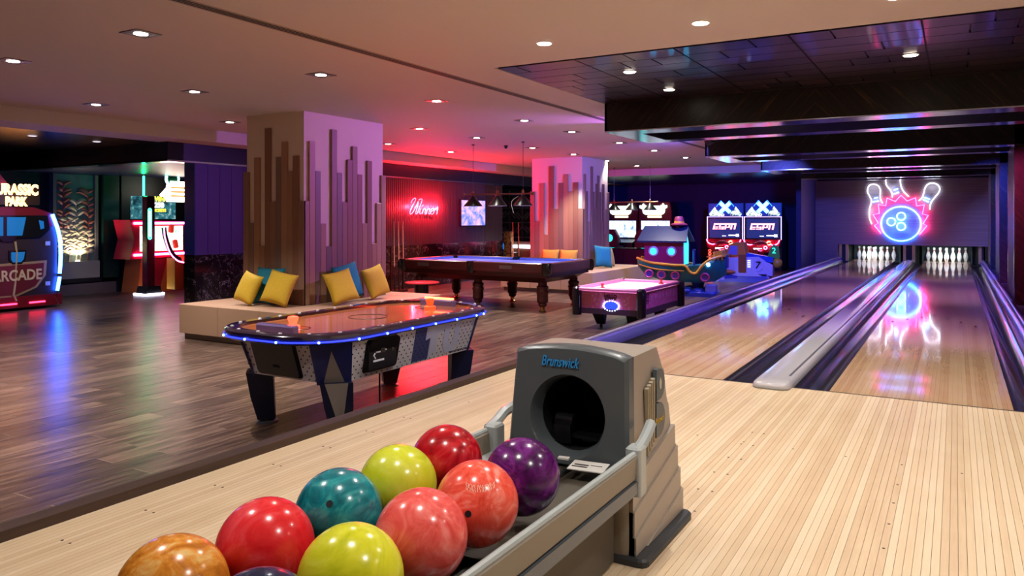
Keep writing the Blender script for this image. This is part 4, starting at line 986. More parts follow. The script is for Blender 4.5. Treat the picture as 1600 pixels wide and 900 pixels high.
# red round table
t = thing('round_side_table', 'low round red table behind the near bench', 'side table', (-7.46, 4.62, ZF))
MB().lathe([(.27, .48), (.285, .485), (.285, .50), (.27, .505)], n=36).build('table_top', mat('red lacquer', 'd8303a', .25, coat=.4), t, smooth=True)
MB().lathe([(.11, .0), (.11, .48)], n=20).build('pedestal', mat('black pedestal', '120e12', .35), t, smooth=True)

# ------------------------------------------------------------------ neon word, television, cues
N_RED = neon_mat('red neon', 'ff2030', 14)
t = thing('neon_word_sign', 'red neon script sign reading Winner on the fluted wall', 'neon sign', (-10.27, 0, 0))
WIN = [[(7.955, 1.538), (8.007, 1.604), (8.094, 1.649), (8.13, 1.623), (8.059, 1.529), (7.972, 1.421), (7.92, 1.345), (7.92, 1.294), (7.972, 1.294), (8.059, 1.364), (8.158, 1.488), (8.218, 1.576), (8.193, 1.467), (8.137, 1.347), (8.137, 1.291), (8.183, 1.304), (8.254, 1.413), (8.325, 1.534), (8.365, 1.616), (8.329, 1.637), (8.243, 1.609)],
 [(8.315, 1.418), (8.279, 1.337), (8.293, 1.29), (8.361, 1.327), (8.408, 1.411)], [(8.398, 1.40), (8.372, 1.29), (8.401, 1.367), (8.459, 1.413), (8.496, 1.399), (8.466, 1.306), (8.503, 1.293), (8.562, 1.408)], [(8.562, 1.408), (8.525, 1.291), (8.554, 1.368), (8.613, 1.415), (8.65, 1.4), (8.621, 1.307), (8.658, 1.294), (8.717, 1.348)],
 [(8.717, 1.348), (8.792, 1.384), (8.792, 1.417), (8.74, 1.417), (8.695, 1.363), (8.695, 1.307), (8.747, 1.288), (8.807, 1.319), (8.853, 1.42), (8.891, 1.403), (8.967, 1.462), (8.959, 1.399), (8.936, 1.286)], [(8.383, 1.487), (8.401, 1.496)]]
for s in WIN: MB().tube(curve_pts([(0, y, z) for y, z in s], 4), .0075, 6).build('letter_tube', N_RED, t)
for y, z in ((8.0, 1.45), (8.35, 1.45), (8.8, 1.35)): MB().cyl((-.03, y, z), (0, y, z), .006, n=6).build('standoff', M_BLACK, t)
for y in (7.95, 8.2, 8.45, 8.7, 8.92): glow(t, (.06, y, 1.45), 42, (1, .015, .03))
def screen_mat(name, stops, scale=6, es=1.5, detail=4, stretch=(1, 1, 1)):
    m = mat(name, '000000', .25); g = NG(m); n = g.noise(g.coord(stretch), scale, detail, .65, .6)
    g.l(g.ramp(n.outputs['Fac'], stops), g.b.inputs['Emission Color']); g.b.inputs['Emission Strength'].default_value = es; return m
t = thing('television', 'wall-mounted television with a blue and pink picture on the fluted wall', 'television', (-10.3, 10.43, 1.33))
MB().box(.02, .08, -.56, .56, -.33, .33).build('case', M_BLKP, t)
MB().box(.08, .083, -.54, .54, -.31, .31).build('screen', screen_mat('tv picture', [(.35, '3a5ad8'), (.5, '8a80e0'), (.6, 'd890d0'), (.75, 'c8d0ff')], 4, 1.1), t)
MB().box(0, .02, -.1, .1, -.1, .1).build('wall_bracket', M_BLACK, t)
def cue_rack(x, y, n, label, h=1.43):
    t = thing('cue_rack', label, 'cue rack', (x, y, ZF))
    MB().box(-.12, .12, -.22, .22, 0, .05).build('base', M_MAHO, t); MB().box(-.12, .0, -.22, .22, .62, .65).build('shelf', M_MAHO, t)
    for s in (-1, 1): MB().box(-.015, .015, s * .20 - .015, s * .20 + .015, .05, .95).build('upright', M_MAHO, t)
    for k in range(n):
        o = thing('pool_cue', 'pool cue, %s in %s' % (ORD[k], label), 'pool cue', (x + .06, y - .15 + k * .3 / max(n - 1, 1), ZF + .051), 0, 'pool cues')
        MB().cyl((0, 0, 0), (-.01, 0, .5), .015, .012, 8).build('butt', mat('cue butt', '3a1a18', .3), o); MB().cyl((-.01, 0, .5), (-.03, .01, h), .012, .007, 8).build('shaft', mat('cue maple', 'd8a890', .35), o)
cue_rack(-10.02, 7.15, 3, 'the dark cue rack left of the red neon word', 1.45)
cue_rack(-10.0, 12.1, 2, 'the cue rack beside the lattice screen', 1.4)
# ------------------------------------------------------------------ arcade machines, far right
M_CAB = mat('black cabinet', '0d0d14', .35, coat=.2)
M_LEDW = mat('white light strip', 'ffffff', .3, emit='e8e4ff', es=6)
M_LEDP = mat('pink light strip', 'ff80c0', .3, emit='ff5ab0', es=7)
M_LEDR = mat('red light strip', 'ff3050', .3, emit='ff2040', es=7)
M_REDP = mat('red bike plastic', 'b01424', .3, coat=.3)
M_ESCR = mat('dark blue lit screen', '0a1030', .2, emit='1c2c74', es=.55)
M_ETXT = mat('lit pink lettering', 'ffb0b8', .4, emit='ff8a94', es=2.2)
M_XBLUE = mat('lit blue cross', '60c0ff', .4, emit='58b8ff', es=4)
M_HEAD = mat('deep blue lit header', '0a1a60', .4, emit='0c2890', es=.6)
M_ICE = screen_mat('white foliage print', [(.38, '16306a'), (.52, 'a8c0a8'), (.7, 'f0f4e0')], 18, 1.3)
def espn(xc, label):
    t = thing('snowmobile_arcade', label, 'arcade machine', (xc, 18.0, ZF), 0, 'twin snowmobile machines')
    z = lambda v: v - ZF
    MB().box(-.55, .55, .05, .75, 0, z(1.25)).build('cabinet', M_CAB, t)
    MB().box(-.52, .52, .10, .22, z(1.26), z(1.66)).build('header', M_HEAD, t)
    for s in (-1, 1):
        MB().prism([(s * .47, z(1.27)), (s * .50, z(1.34)), (s * .40, z(1.46)), (s * .32, z(1.56)), (s * .27, z(1.46)), (s * .16, z(1.38)), (s * .14, z(1.28))], .085, .1, 'y').build('header_print', M_ICE, t)
        MB().obox((0, .075, z(1.53)), (.42, .02, .11), (0, s * PI / 4, 0)).build('header_cross', M_XBLUE, t)
    MB().tube([(-.27, .08, z(1.56)), (-.13, .08, z(1.74)), (0, .08, z(1.60)), (.13, .08, z(1.74)), (.27, .08, z(1.56))], .008, 6).build('header_outline', mat('blue outline tube', '2050ff', .3, emit='2860ff', es=5), t)
    text('SNO', 'header_lettering', mat('lit pale lettering', 'f4f0d8', .4, emit='f4f0d8', es=1.6), t, (-.13, .08, z(1.30)), '-y', .10, .003, bold=.003); text('CROSS', 'header_lettering', mat('grey lettering', '5a6a90', .4), t, (.16, .08, z(1.30)), '-y', .10, .003, bold=.002)
    MB().box(-.47, .47, .035, .05, z(.60), z(1.19)).build('screen', M_ESCR, t)
    for a, b, c, d in ((-.55, -.53, .55, 1.25), (.53, .55, .55, 1.25), (-.55, .55, 1.235, 1.25)): MB().box(a, b, .03, .05, z(c), z(d)).build('screen_edge_light', mat('lavender light strip', 'c0b0ff', .3, emit='b0a0f0', es=1.6), t)
    # blocky slanted letters with a slit, built from bars
    def bar(x0, x1, z0, z1):
        k = .22; return [(x0 + z0 * k, z(.86) + z0), (x1 + z0 * k, z(.86) + z0), (x1 + z1 * k, z(.86) + z1), (x0 + z1 * k, z(.86) + z1)]
    W = .155
    for i, L_ in enumerate('ESPN'):
        x = -.37 + i * .178; B = []
        if L_ != 'N': B.append(bar(x, x + W + .02, .135, .185))
        else: B.append(bar(x, x + W, .135, .185))
        if L_ == 'E': B += [bar(x, x + .045, .0, .125), bar(x, x + W, 0, .03), bar(x, x + W, .055, .085)]
        if L_ == 'S': B += [bar(x, x + .045, .06, .125), bar(x, x + W, .055, .085), bar(x + W - .045, x + W, .0, .085), bar(x, x + W, 0, .03)]
        if L_ == 'P': B += [bar(x, x + .045, .0, .125), bar(x + W - .045, x + W, .055, .125), bar(x, x + W, .05, .08)]
        if L_ == 'N': B += [bar(x, x + .05, .0, .125), bar(x + W - .05, x + W, .0, .135)]
        mb = MB()
        for q in B: mb.prism(q, .028, .034, 'y')
        mb.build('screen_letter', M_ETXT, t)
    MB().box(.12, .42, .03, .034, z(.665), z(.69)).box(.34, .43, .03, .034, z(.64), z(.715)).box(-.08, .04, .03, .034, z(.65), z(.665)).build('screen_icon', mat('white lit icon', 'ffffff', .4, emit='ffffff', es=2), t)
    # bike in front: fairing, handlebar, seat, front light arcs
    MB().prism([(-.55, z(.56)), (.55, z(.56)), (.50, z(.30)), (.2, z(.18)), (-.2, z(.18)), (-.50, z(.30))], -.10, .05, 'y').build('dash', M_REDP, t)
    MB().sphere((0, -.22, z(.42)), .2, 16, 10, (1, .9, .6)).build('fairing', M_REDP, t, smooth=True)
    MB().tube(curve_pts([(-.38, -.45, z(.50)), (-.22, -.38, z(.44)), (0, -.33, z(.46)), (.22, -.38, z(.44)), (.38, -.45, z(.50))], 4), .018).build('handlebar', M_BLKP, t, smooth=True)
    MB().loft([[(x, -.3, zz) for x, zz in rrect(0, z(.22), .22, .22, .05)], [(x, -.7, zz) for x, zz in rrect(0, z(.16), .24, .2, .05)], [(x, -1.05, zz) for x, zz in rrect(0, z(.24), .2, .12, .04)]]).build('bike_body', M_REDP, t, smooth=True)
    MB().box(-.3, .3, -1.0, .05, 0, .06).build('floor_plate', M_CAB, t); MB().box(-.06, .06, -.75, -.3, .06, z(.12)).build('bike_post', M_CAB, t)
    for s in (-1, 1):
        MB().tube(curve_pts([(s * .52, -.11, z(.55)), (s * .46, -.12, z(.44)), (s * .34, -.12, z(.40)), (s * .26, -.12, z(.42))], 4), .014, 6).build('light_arc', M_LEDP, t)
    MB().ring((.18, -.42, z(.33)), .045, .014, 'y', 16, 6).build('dial_light', M_LEDP, t); MB().ring((.22, -.13, z(.46)), .05, .02, 'y', 14, 6).build('dial_light', mat('orange dial light', 'ffa080', .3, emit='ff7050', es=7), t)
    MB().box(-.16, .08, -.43, -.41, z(.27), z(.31)).build('light_bar', M_LEDW, t)
    for k in range(4): MB().ring((-.42, -.12, z(.20) - k * .09), .035, .01, 'y', 12, 6).build('side_ring_light', mat('orange ring light', 'ff6040', .3, emit='ff4030', es=3), t)
espn(-5.94, 'snowmobile racing arcade cabinet with lit blue cross header, left of the pair')
espn(-4.81, 'snowmobile racing arcade cabinet with lit blue cross header, right of the pair')

# twin driving machines behind the ship ride
M_DRSCR = screen_mat('bright game picture', [(.3, '4a6ad0'), (.45, 'b8ccf0'), (.6, 'e8f0e0'), (.75, 'd8d080')], 5, .9)
M_MAROON = mat('maroon cabinet', '3a1226', .35, coat=.2)
M_OVAL = mat('lit cream header', 'f4ffe8', .4, emit='d8ecd0', es=1.3)
def racer(xc, label):
    t = thing('driving_arcade', label, 'arcade machine', (xc, 18.5, ZF), 0, 'twin driving machines'); z = lambda v: v - ZF
    MB().prism([(-.56, 0), (.56, 0), (.56, z(1.45)), (.50, z(1.74)), (-.50, z(1.74)), (-.56, z(1.45))], .1, .8, 'y').build('cabinet', M_MAROON, t)
    MB().loft([[(x, .02, zz) for x, zz in rrect(-.05, z(1.47), .72, .24, .11, 5)], [(x, .1, zz) for x, zz in rrect(-.05, z(1.47), .78, .3, .13, 5)]]).build('header', M_OVAL, t)
    for s in (-1, 1):
        for k in range(4): MB().obox((-.05 + s * (.30 + .05 * k), .05, z(1.60) + .05 * math.sin(k * 2)), (.09, .03, .05), (0, s * (.5 + k * .4), 0)).build('header_wing', M_OVAL, t)
    MB().box(-.25, .22, .07, .1, z(1.22), z(1.29)).build('name_strip', mat('lit amber strip', 'ffe0a0', .4, emit='f8e0a8', es=2), t)
    MB().box(-.48, .50, .08, .1, z(.56), z(1.12)).build('screen', M_DRSCR, t)
    MB().prism([(.1, z(.52)), (-.35, z(.40)), (-.4, z(.10)), (.1, z(.05))], -.55, .55, 'x').build('dashboard', M_CAB, t)
    MB().ring((0, -.42, z(.45)), .15, .018, 'y', 20, 6).build('steering_wheel', M_BLKP, t)
    st = MB().loft([[(x, -1.0, zz) for x, zz in ((-.28, z(.28)), (.28, z(.28)), (.30, z(.62)), (.16, z(.84)), (-.16, z(.84)), (-.30, z(.62)))], [(x, -.84, zz) for x, zz in ((-.28, z(.28)), (.28, z(.28)), (.30, z(.62)), (.16, z(.84)), (-.16, z(.84)), (-.30, z(.62)))]]).build('seat_back', mat('maroon seat', '58182c', .35), t)
    MB().lathe([(.001, 0), (.12, 0), (.12, .012), (.001, .012)], n=20).build('seat_lamp', mat('cyan seat lamp', '30e0d8', .3, emit='20d8d0', es=2.2), st, loc=(0, -1.0, z(.56)), rot=(PI / 2, 0, 0))
    MB().box(-.3, .3, -1.0, -.5, 0, z(.28)).build('seat_base', M_CAB, t)
    MB().cyl((-.58, -1.25, z(.24)), (.58, -1.25, z(.24)), .02, n=8).build('guard_rail', M_CHROME, t); MB().box(-.58, .58, -1.24, -1.20, 0, z(.22)).build('guard_panel', mat('navy guard panel', '10142c', .35), t)
racer(-9.55, 'driving arcade cabinet with lit cream header, half hidden by the far column')
racer(-8.38, 'driving arcade cabinet with lit cream header, behind the ship ride')

# ------------------------------------------------------------------ ship ride
t = thing('ship_ride', 'coin-operated toy ship ride with pink cabin and cyan portholes', 'kiddie ride', (-4.62, 9.7, ZF), L(6)); z = lambda v: v - ZF
M_HULL = mat('deep green hull', '1c7c80', .3, coat=.3); M_GOLD = mat('yellow trim', 'c89030', .35); M_CABN = mat('magenta cabin', '9a1c5a', .35, coat=.2); M_ROOF = mat('dark blue roof', '0e1c3c', .4)
M_CYANW = mat('lit cyan window', '40d0e8', .3, emit='28b8d8', es=1.6)
def hull_ring(x, w, zt, zb): return [(x, -w, zt), (x, -w * .92, (zt + zb) / 2 + .02), (x, -w * .55, zb), (x, w * .55, zb), (x, w * .92, (zt + zb) / 2 + .02), (x, w, zt)]
MB().loft([hull_ring(-.92, .16, z(.36), z(.20)), hull_ring(-.78, .30, z(.30), z(.06)), hull_ring(-.45, .37, z(.25), z(-.06)), hull_ring(.0, .39, z(.22), z(-.10)), hull_ring(.42, .36, z(.26), z(-.10)), hull_ring(.66, .28, z(.32), z(-.07)), hull_ring(.86, .12, z(.40), z(.06))]).build('hull', M_HULL, t, smooth=True)
for s in (-1, 1):
    MB().tube(curve_pts([(-.92, s * .17, z(.37)), (-.6, s * .34, z(.29)), (-.1, s * .40, z(.25)), (.12, s * .40, z(.24)), (.22, s * .40, z(.12)), (.34, s * .39, z(.10)), (.46, s * .37, z(.26)), (.62, s * .31, z(.38)), (.86, s * .13, z(.45))], 4), .028).build('gunwale', M_GOLD, t, smooth=True)
    MB().tube(curve_pts([(-.86, s * .24, z(.24)), (-.45, s * .385, z(.16)), (.1, s * .40, z(.14))], 4), .014).build('trim_line', M_GOLD, t, smooth=True)
MB().prism([(.42, z(.24)), (.62, z(.40)), (.9, z(.46)), (.9, z(.2)), (.6, z(.06))], -.10, .10, 'y').build('bow_block', mat('blue bow', '1a3a8c', .3), t)
MB().sphere((.56, -.30, z(.27)), .035, 10, 8).build('bow_lamp', mat('blue bow lamp', '80b0ff', .3, emit='70a8ff', es=45), t)
MB().box(-.74, .06, -.27, .27, z(.24), z(.74)).build('cabin', M_CABN, t)
MB().prism([(-.33, z(.74)), (.33, z(.74)), (.0, z(1.0))], -.76, .05, 'x').build('cabin_gable', M_CABN, t)
for s in (-1, 1): MB().loft([[(-.86, s * .40, z(.70)), (.16, s * .40, z(.70)), (.16, s * .40, z(.735)), (-.86, s * .40, z(.735))], [(-.80, 0, z(1.0)), (.10, 0, z(1.0)), (.10, 0, z(1.035)), (-.80, 0, z(1.035))]]).build('roof_side', M_ROOF, t)
MB().prism([(-.18, z(.26)), (.18, z(.26)), (.2, z(.66)), (0, z(.92)), (-.2, z(.66))], .06, .075, 'x').build('cabin_end_window', M_CYANW, t)
for x in (-.55, -.18):
    r_ = MB().ring((x, -.275, z(.52)), .085, .02, 'y', 20, 6).build('window_ring', mat('white window ring', 'c8c8d8', .35), t); MB().lathe([(.001, 0), (.08, 0), (.08, .01), (.001, .01)], n=20).build('window_pane', M_CYANW, r_, loc=(x, -.27, z(.52)), rot=(PI / 2, 0, 0))
for x, zz, yy in ((-.62, .06, -.345), (-.36, .05, -.375), (-.08, .04, -.39), (.50, .02, -.335)):
    r_ = MB().ring((x, yy, z(zz)), .075, .02, 'y', 18, 6).build('porthole', mat('pink porthole ring', 'b83a78', .35), t); MB().lathe([(.001, 0), (.07, 0), (.07, .02), (.001, .02)], n=18).build('porthole_pane', mat('violet pane', '583a98', .25, coat=.4), r_, loc=(x, yy + .02, z(zz)), rot=(PI / 2, 0, 0))
ht = MB().lathe([(.17, 0), (.175, .02), (.10, .05), (.095, .14), (.07, .18), (.001, .185)], (-.08, 0, z(1.05)), 18).build('roof_hat', mat('maroon hat', '74203c', .5), t, smooth=True)
MB().lathe([(.103, 0), (.1, .035)], (-.08, 0, z(1.10)), 18).build('hat_band', M_GOLD, ht)
MB().cyl((-.08, 0, z(.98)), (-.08, 0, z(1.06)), .06, n=12).build('chimney', M_ROOF, t)
MB().cyl((.22, 0, z(.2)), (.22, 0, z(.55)), .025, n=8).obox((.22, 0, z(.55)), (.03, .2, .03)).build('helm', mat('purple helm', '3c2a70', .35), t)
M_BBASE = mat('blue ride base', '1c3494', .3, coat=.3)
MB().rbox(-.28, .72, -.36, .36, 0, .10, .08).build('base', M_BBASE, t, smooth=True)
for x, y, r_ in ((-.1, -.22, .12), (.12, -.25, .14), (.35, -.22, .12), (.1, .2, .14), (.5, .1, .15)): MB().sphere((x, y, .10), r_, 12, 8, (1, 1, .6)).build('base_wave', M_BBASE, t, smooth=True)
MB().cyl((.3, 0, .1), (.3, 0, z(-.08)), .10, .14, 14).build('motion_post', M_BBASE, t); MB().rbox(.48, .70, -.25, -.03, .10, .24, .03).build('coin_box', mat('pale coin box', '7a80c0', .35), t)
for k in range(3): MB().box(.64 + k * .08, .66 + k * .08, -.20, .20, z(.36), z(.52) + k * .02).build('bow_rail_post', M_GOLD, t)

# ------------------------------------------------------------------ aeroplane ride
t = thing('aeroplane_ride', 'toy aeroplane ride numbered 7 with orange canopy and green tail fin', 'kiddie ride', (-4.25, 13.7, ZF), L(4))
M_PWH = mat('white plane plastic', 'b8b4d8', .3, coat=.2); M_POR = mat('orange plane plastic', 'c8762a', .4); M_PBL = mat('blue plane plastic', '2448c0', .3)
MB().loft([[(-.68, y, zz) for y, zz in ((-.22, z(-.15)), (.22, z(-.15)), (.22, z(.20)), (-.22, z(.20)))], [(-.2, y, zz) for y, zz in ((-.3, z(-.22)), (.3, z(-.22)), (.3, z(.24)), (-.3, z(.24)))], [(.3, y, zz) for y, zz in ((-.3, z(-.22)), (.3, z(-.22)), (.28, z(.26)), (-.28, z(.26)))], [(.62, y, zz) for y, zz in ((-.22, z(-.2)), (.22, z(-.2)), (.16, z(.06)), (-.16, z(.06)))]]).build('fuselage', M_PWH, t)
MB().loft([[(.0, y, zz) for y, zz in ((-.31, z(.2)), (.31, z(.2)), (.2, z(.34)), (-.2, z(.34)))], [(.62, y, zz) for y, zz in ((-.2, z(.12)), (.2, z(.12)), (.08, z(.24)), (-.08, z(.24)))]]).build('tail_cover', M_PBL, t)
cn = MB().prism([(-.52, z(.26)), (-.40, z(.54)), (-.28, z(.60)), (-.06, z(.60)), (.02, z(.26))], -.26, .26, 'y').build('canopy', M_POR, t)
MB().prism([(-.44, z(.30)), (-.36, z(.52)), (-.20, z(.52)), (-.20, z(.30))], -.264, -.26, 'y').build('canopy_window', mat('lilac window', '7a78c0', .2), cn)
MB().box(-.17, .02, -.305, .305, z(-.14), z(.30)).build('door_post', mat('brown post', '8a4a22', .45), t)
MB().loft([[(-.85, y, zz) for y, zz in ((-.75, z(.24)), (.75, z(.24)), (.75, z(.27)), (-.75, z(.27)))], [(-.35, y, zz) for y, zz in ((-.75, z(.28)), (.75, z(.28)), (.75, z(.32)), (-.75, z(.32)))]]).build('wing', M_POR, t)
MB().sphere((-.42, -.33, z(-.12)), .1, 12, 8, (1.9, .6, .5)).build('wheel_cover', M_POR, t, smooth=True)
fin = MB().prism([(.48, z(.22)), (.54, z(.46)), (.62, z(.56)), (.74, z(.50)), (.76, z(.22))], -.03, .03, 'y').build('tail_fin', mat('green fin', '4a9a3a', .35), t)
text('2', 'fin_number', mat('lit teal print', '30d0b0', .4, emit='30d8b8', es=1.2), fin, (.63, -.033, z(.40)), '-y', .2, .002)
MB().sphere((.70, 0, z(.10)), .14, 12, 8, (.9, .8, .9)).build('tail_cone', mat('yellow tail cone', 'b89030', .4), t, smooth=True)
MB().ring((.28, -.302, z(.05)), .13, .006, 'y', 24, 6).build('number_ring', mat('white print ring', 'd8d8ff', .4), t)
text('7', 'side_number', mat('black number', '0a0a1c', .5), t, (.28, -.303, z(.05)), '-y', .24, .002, .15, bold=.004)
for k in range(4):
    for q in range(2): MB().box(.05 + q * .04, .075 + q * .04, -.306, -.300, z(-.0) + k * .05, z(.025) + k * .05).build('check_print', mat('lit white check', 'ffffff', .4, emit='d0d8ff', es=1.2), t)
MB().prism([(.3, z(-.16)), (.52, z(-.16)), (.46, z(-.20)), (.38, z(-.19))], -.30, -.296, 'y').build('side_print', MATS['black number'], t)
MB().loft([[(x, y, 0) for x, y in rrect(-.05, 0, 1.3, .7, .05, 2)], [(x, y, .18) for x, y in rrect(0, 0, 1.1, .55, .05, 2)]]).build('base', M_BBASE, t)
MB().box(-.78, -.5, -.33, .33, 0, .12).build('step', mat('pale step', 'a8a4d0', .35), t)

# ------------------------------------------------------------------ left alcove: relief panel
t = thing('plant_relief', 'carved stone relief of tall banana plants lit from below', 'wall relief', (-15.3, 3.36, 0))
m = mat('relief backing', rough=.8); g = NG(m); g.col(g.ramp(g.noise(g.coord(), 3, 4).outputs['Fac'], [(.3, '4a5a50'), (.7, '74857a')]))
MB().box(-.09, 0, -.40, .40, .32, 2.09).build('backing', m, t)
for a, b in ((-.46, -.40), (.40, .46)): MB().box(-.09, .05, a, b, -.02, 2.09).build('side_frame', mat('relief stone frame', '6a625c', .7), t)
MB().box(-.09, .2, -.40, .40, -.02, .32).build('sill', mat('pale relief sill', '8a8070', .6), t)
M_LEAF = mat('pale carved leaf', 'b8a688', .6); M_LEAFR = mat('reddish carved leaf', '8a4a40', .6)
rr = random.Random(5)
def leaf(y, zz, ang, ln, wd, m_, par):
    mb = MB(); N = 7; A = []; B = []
    for i in range(N + 1):
        s = i / N; a = ang + (1.5 if ang >= 0 else -1.5) * s * .9
        if i == 0: p = Vector((0, y, zz))
        else: p = p + Vector((0, math.sin(a) * ln / N, math.cos(a) * ln / N))
        w_ = wd * math.sin(PI * min(s * .92 + .05, 1)) ; d = Vector((0, math.cos(a), -math.sin(a)))
        A.append(p + d * w_ + Vector((.012 + .02 * math.sin(PI * s), 0, 0))); B.append(p - d * w_ + Vector((.012 + .02 * math.sin(PI * s), 0, 0)))
    C_ = [(a + b) / 2 + Vector((.018, 0, 0)) for a, b in zip(A, B)]
    R = [[tuple(a), tuple(c), tuple(b), tuple((a + b) / 2 - Vector((.03, 0, 0)))] for a, b, c in zip(A, B, C_)]
    mb.loft(R).build('leaf', m_, par)
for py_, hz, m_ in ((-.26, 1.95, M_LEAFR), (.02, 1.5, M_LEAF), (.26, 1.75, M_LEAFR), (.1, .9, M_LEAF), (-.12, 1.1, M_LEAF)):
    MB().tube(curve_pts([(.01, py_, .32), (.015, py_ + .02, (hz + .3) / 2), (.01, py_ - .01, hz)], 4), .014, 6).build('stem', m_, t)
    zz = .45
    while zz < hz:
        for s in (-1, 1):
            y_ = min(max(py_, -.3), .3); ln = rr.uniform(.2, .3)
            if (y_ + s * ln > .40) or (y_ + s * ln < -.40): ln = max(.12, .42 - abs(y_))
            leaf(py_, zz + rr.uniform(-.03, .03), s * rr.uniform(.15, .5), ln, rr.uniform(.034, .052), M_LEAF if zz < .95 or m_ is M_LEAF else M_LEAFR, t)
        zz += .125
sp = thing('relief_uplight', 'small uplight on the sill under the carved plant relief', 'lamp', (-15.2, 3.36, .322)); MB().lathe([(.03, 0), (.035, .02)], n=12).build('lens', M_LAMP, sp)
spot('beam', sp, (0.07, 0, .03), (-.05, 0, 1), 22, (1, .86, .62), 130, .6, .02)

# ticket game with red post
t = thing('ticket_game', 'red ticket-prize arcade game with pink-lit screen and red post', 'arcade machine', (-14.5, 4.6, ZF)); z = lambda v: v - ZF
M_ORC = mat('orange cabinet', 'b8602a', .35, coat=.2); M_CRIM = mat('crimson cabinet', 'b01430', .3, coat=.2)
MB().prism([(-.40, 0), (.70, 0), (.70, z(.38)), (-.30, z(.38))], -.55, .0, 'x').build('lower_body', M_ORC, t)
MB().box(.40, .66, .0, .006, .08, z(.36)).build('prize_poster', mat('yellow poster', 'd8a830', .5), t); MB().box(.44, .62, .006, .009, .36, .66).build('poster_picture', mat('red poster picture', 'a82818', .5), t)
MB().prism([(-.58, z(1.16)), (.70, z(1.12)), (.70, z(.36)), (-.58, z(.34)), (-.48, z(.75))], -.55, .02, 'x').build('screen_frame', M_CRIM, t)
MB().box(.02, .028, -.36, .66, z(.50), z(1.03)).build('screen', screen_mat('game picture', [(.3, '5a9a70'), (.5, 'b8d0c0'), (.65, 'e8e8f0'), (.8, 'd07060')], 6, 1.6), t)
for v in (1.09, .43): MB().cyl((.04, -.5, z(v)), (.04, .68, z(v)), .025, n=8).build('pink_tube', M_LEDP, t)
MB().box(-.2, .0, -.42, .5, z(1.18), z(1.66)).build('header', screen_mat('header picture', [(.35, '10242c'), (.55, '28606a'), (.75, 'a8c8c0')], 7, .8), t)
M_YTX = mat('lit yellow lettering', 'f0e040', .4, emit='e8d830', es=1.5); M_WTX = mat('lit white lettering', 'ffffff', .4, emit='ffffff', es=2)
text('WIN', 'header_lettering', M_YTX, t, (.006, .08, z(1.60)), '+x', .15, .004, bold=.004); text('250', 'header_lettering', M_WTX, t, (.006, .1, z(1.47)), '+x', .15, .004, bold=.005); text('TICKETS', 'header_lettering', M_YTX, t, (.006, .1, z(1.36)), '+x', .085, .004, bold=.003)
MB().prism([(.28, z(1.55)), (.72, z(1.55)), (.72, z(2.0)), (.36, z(2.0)), (.34, z(1.86)), (.18, z(1.70))], -.1, .03, 'x').build('top_sign', mat('lit cream sign', 'fff4e0', .4, emit='fff0dc', es=2.8), t)
for k in range(3): MB().box(.03, .036, .36, .70, z(1.66) + k * .09, z(1.70) + k * .09).build('sign_stripe', mat('orange sign stripe', 'e88a50', .4, emit='e87a40', es=1.2), t)
MB().ring((.0, .42, z(2.05)), .15, .03, 'x', 24, 6).build('sign_ring', mat('mint light ring', 'a0ffe0', .3, emit='90f0d8', es=3), t)
MB().lathe([(.001, 0), (.13, 0), (.13, .02), (.001, .02)], n=20).build('sign_disc', mat('green disc', '1c6a50', .4), t, loc=(-.01, .42, z(2.05)), rot=(0, PI / 2, 0))
MB().rbox(.24, .42, -.46, -.28, .06, z(1.65), .02).build('post', mat('dark crimson post', '5c0e1e', .3, coat=.2), t)
MB().prism([(-.54, 0.02), (-.18, 0.02), (-.22, .17), (-.50, .17)], .16, .50, 'x').build('post_base', M_BLKP, t); MB().tube([(x, y, .015) for x, y in rrect(.33, -.36, .42, .44, .05, 3)], .014, 6, closed=True).build('base_light', M_LEDW, t)
MB().tube([(.43, y, zz) for y, zz in rrect(-.41, z(1.08), .06, .62, .028, 4)], .012, 6, closed=True).build('post_light', mat('green light loop', '40ffb0', .3, emit='30f0a0', es=6), t)
MB().box(.425, .432, -.42, -.40, z(.82), z(1.34)).build('post_light', M_LEDW, t)
MB().cyl((.3, -.46, z(1.66)), (.3, -.46, z(2.06)), .018, n=8).build('green_tube', mat('green tube', '20ff90', .3, emit='18ff80', es=16), t)
MB().tube(curve_pts([(.5, -.14, z(1.0)), (.52, -.12, z(.8)), (.54, -.02, z(.52)), (.55, .12, z(.36)), (.55, .26, z(.31))], 5), .05).build('curved_arm', M_BLKP, t, smooth=True)
MB().tube(curve_pts([(.55, -.17, z(1.0)), (.57, -.16, z(.78)), (.59, -.06, z(.48)), (.60, .1, z(.31)), (.60, .26, z(.26))], 5), .014, 6).build('arm_light', M_LEDP, t)
for y, zz, a in ((-.02, .98, .1), (.08, .66, -.3), (.26, .36, -1.0)): MB().rbox(-.05, .05, -.09, .09, -.03, .03, .03).build('target_pad', mat('red pad', 'd84838', .4, emit='d83020', es=.4), t, loc=(.58, y, z(zz)), rot=(PI / 2 + a, 0, PI / 2))
MB().prism([(.0, z(.38)), (.3, z(.38)), (.1, 0), (-.2, 0)], .0, .01, 'x').build('slanted_strip', mat('red strip', '8a1a20', .35), t)

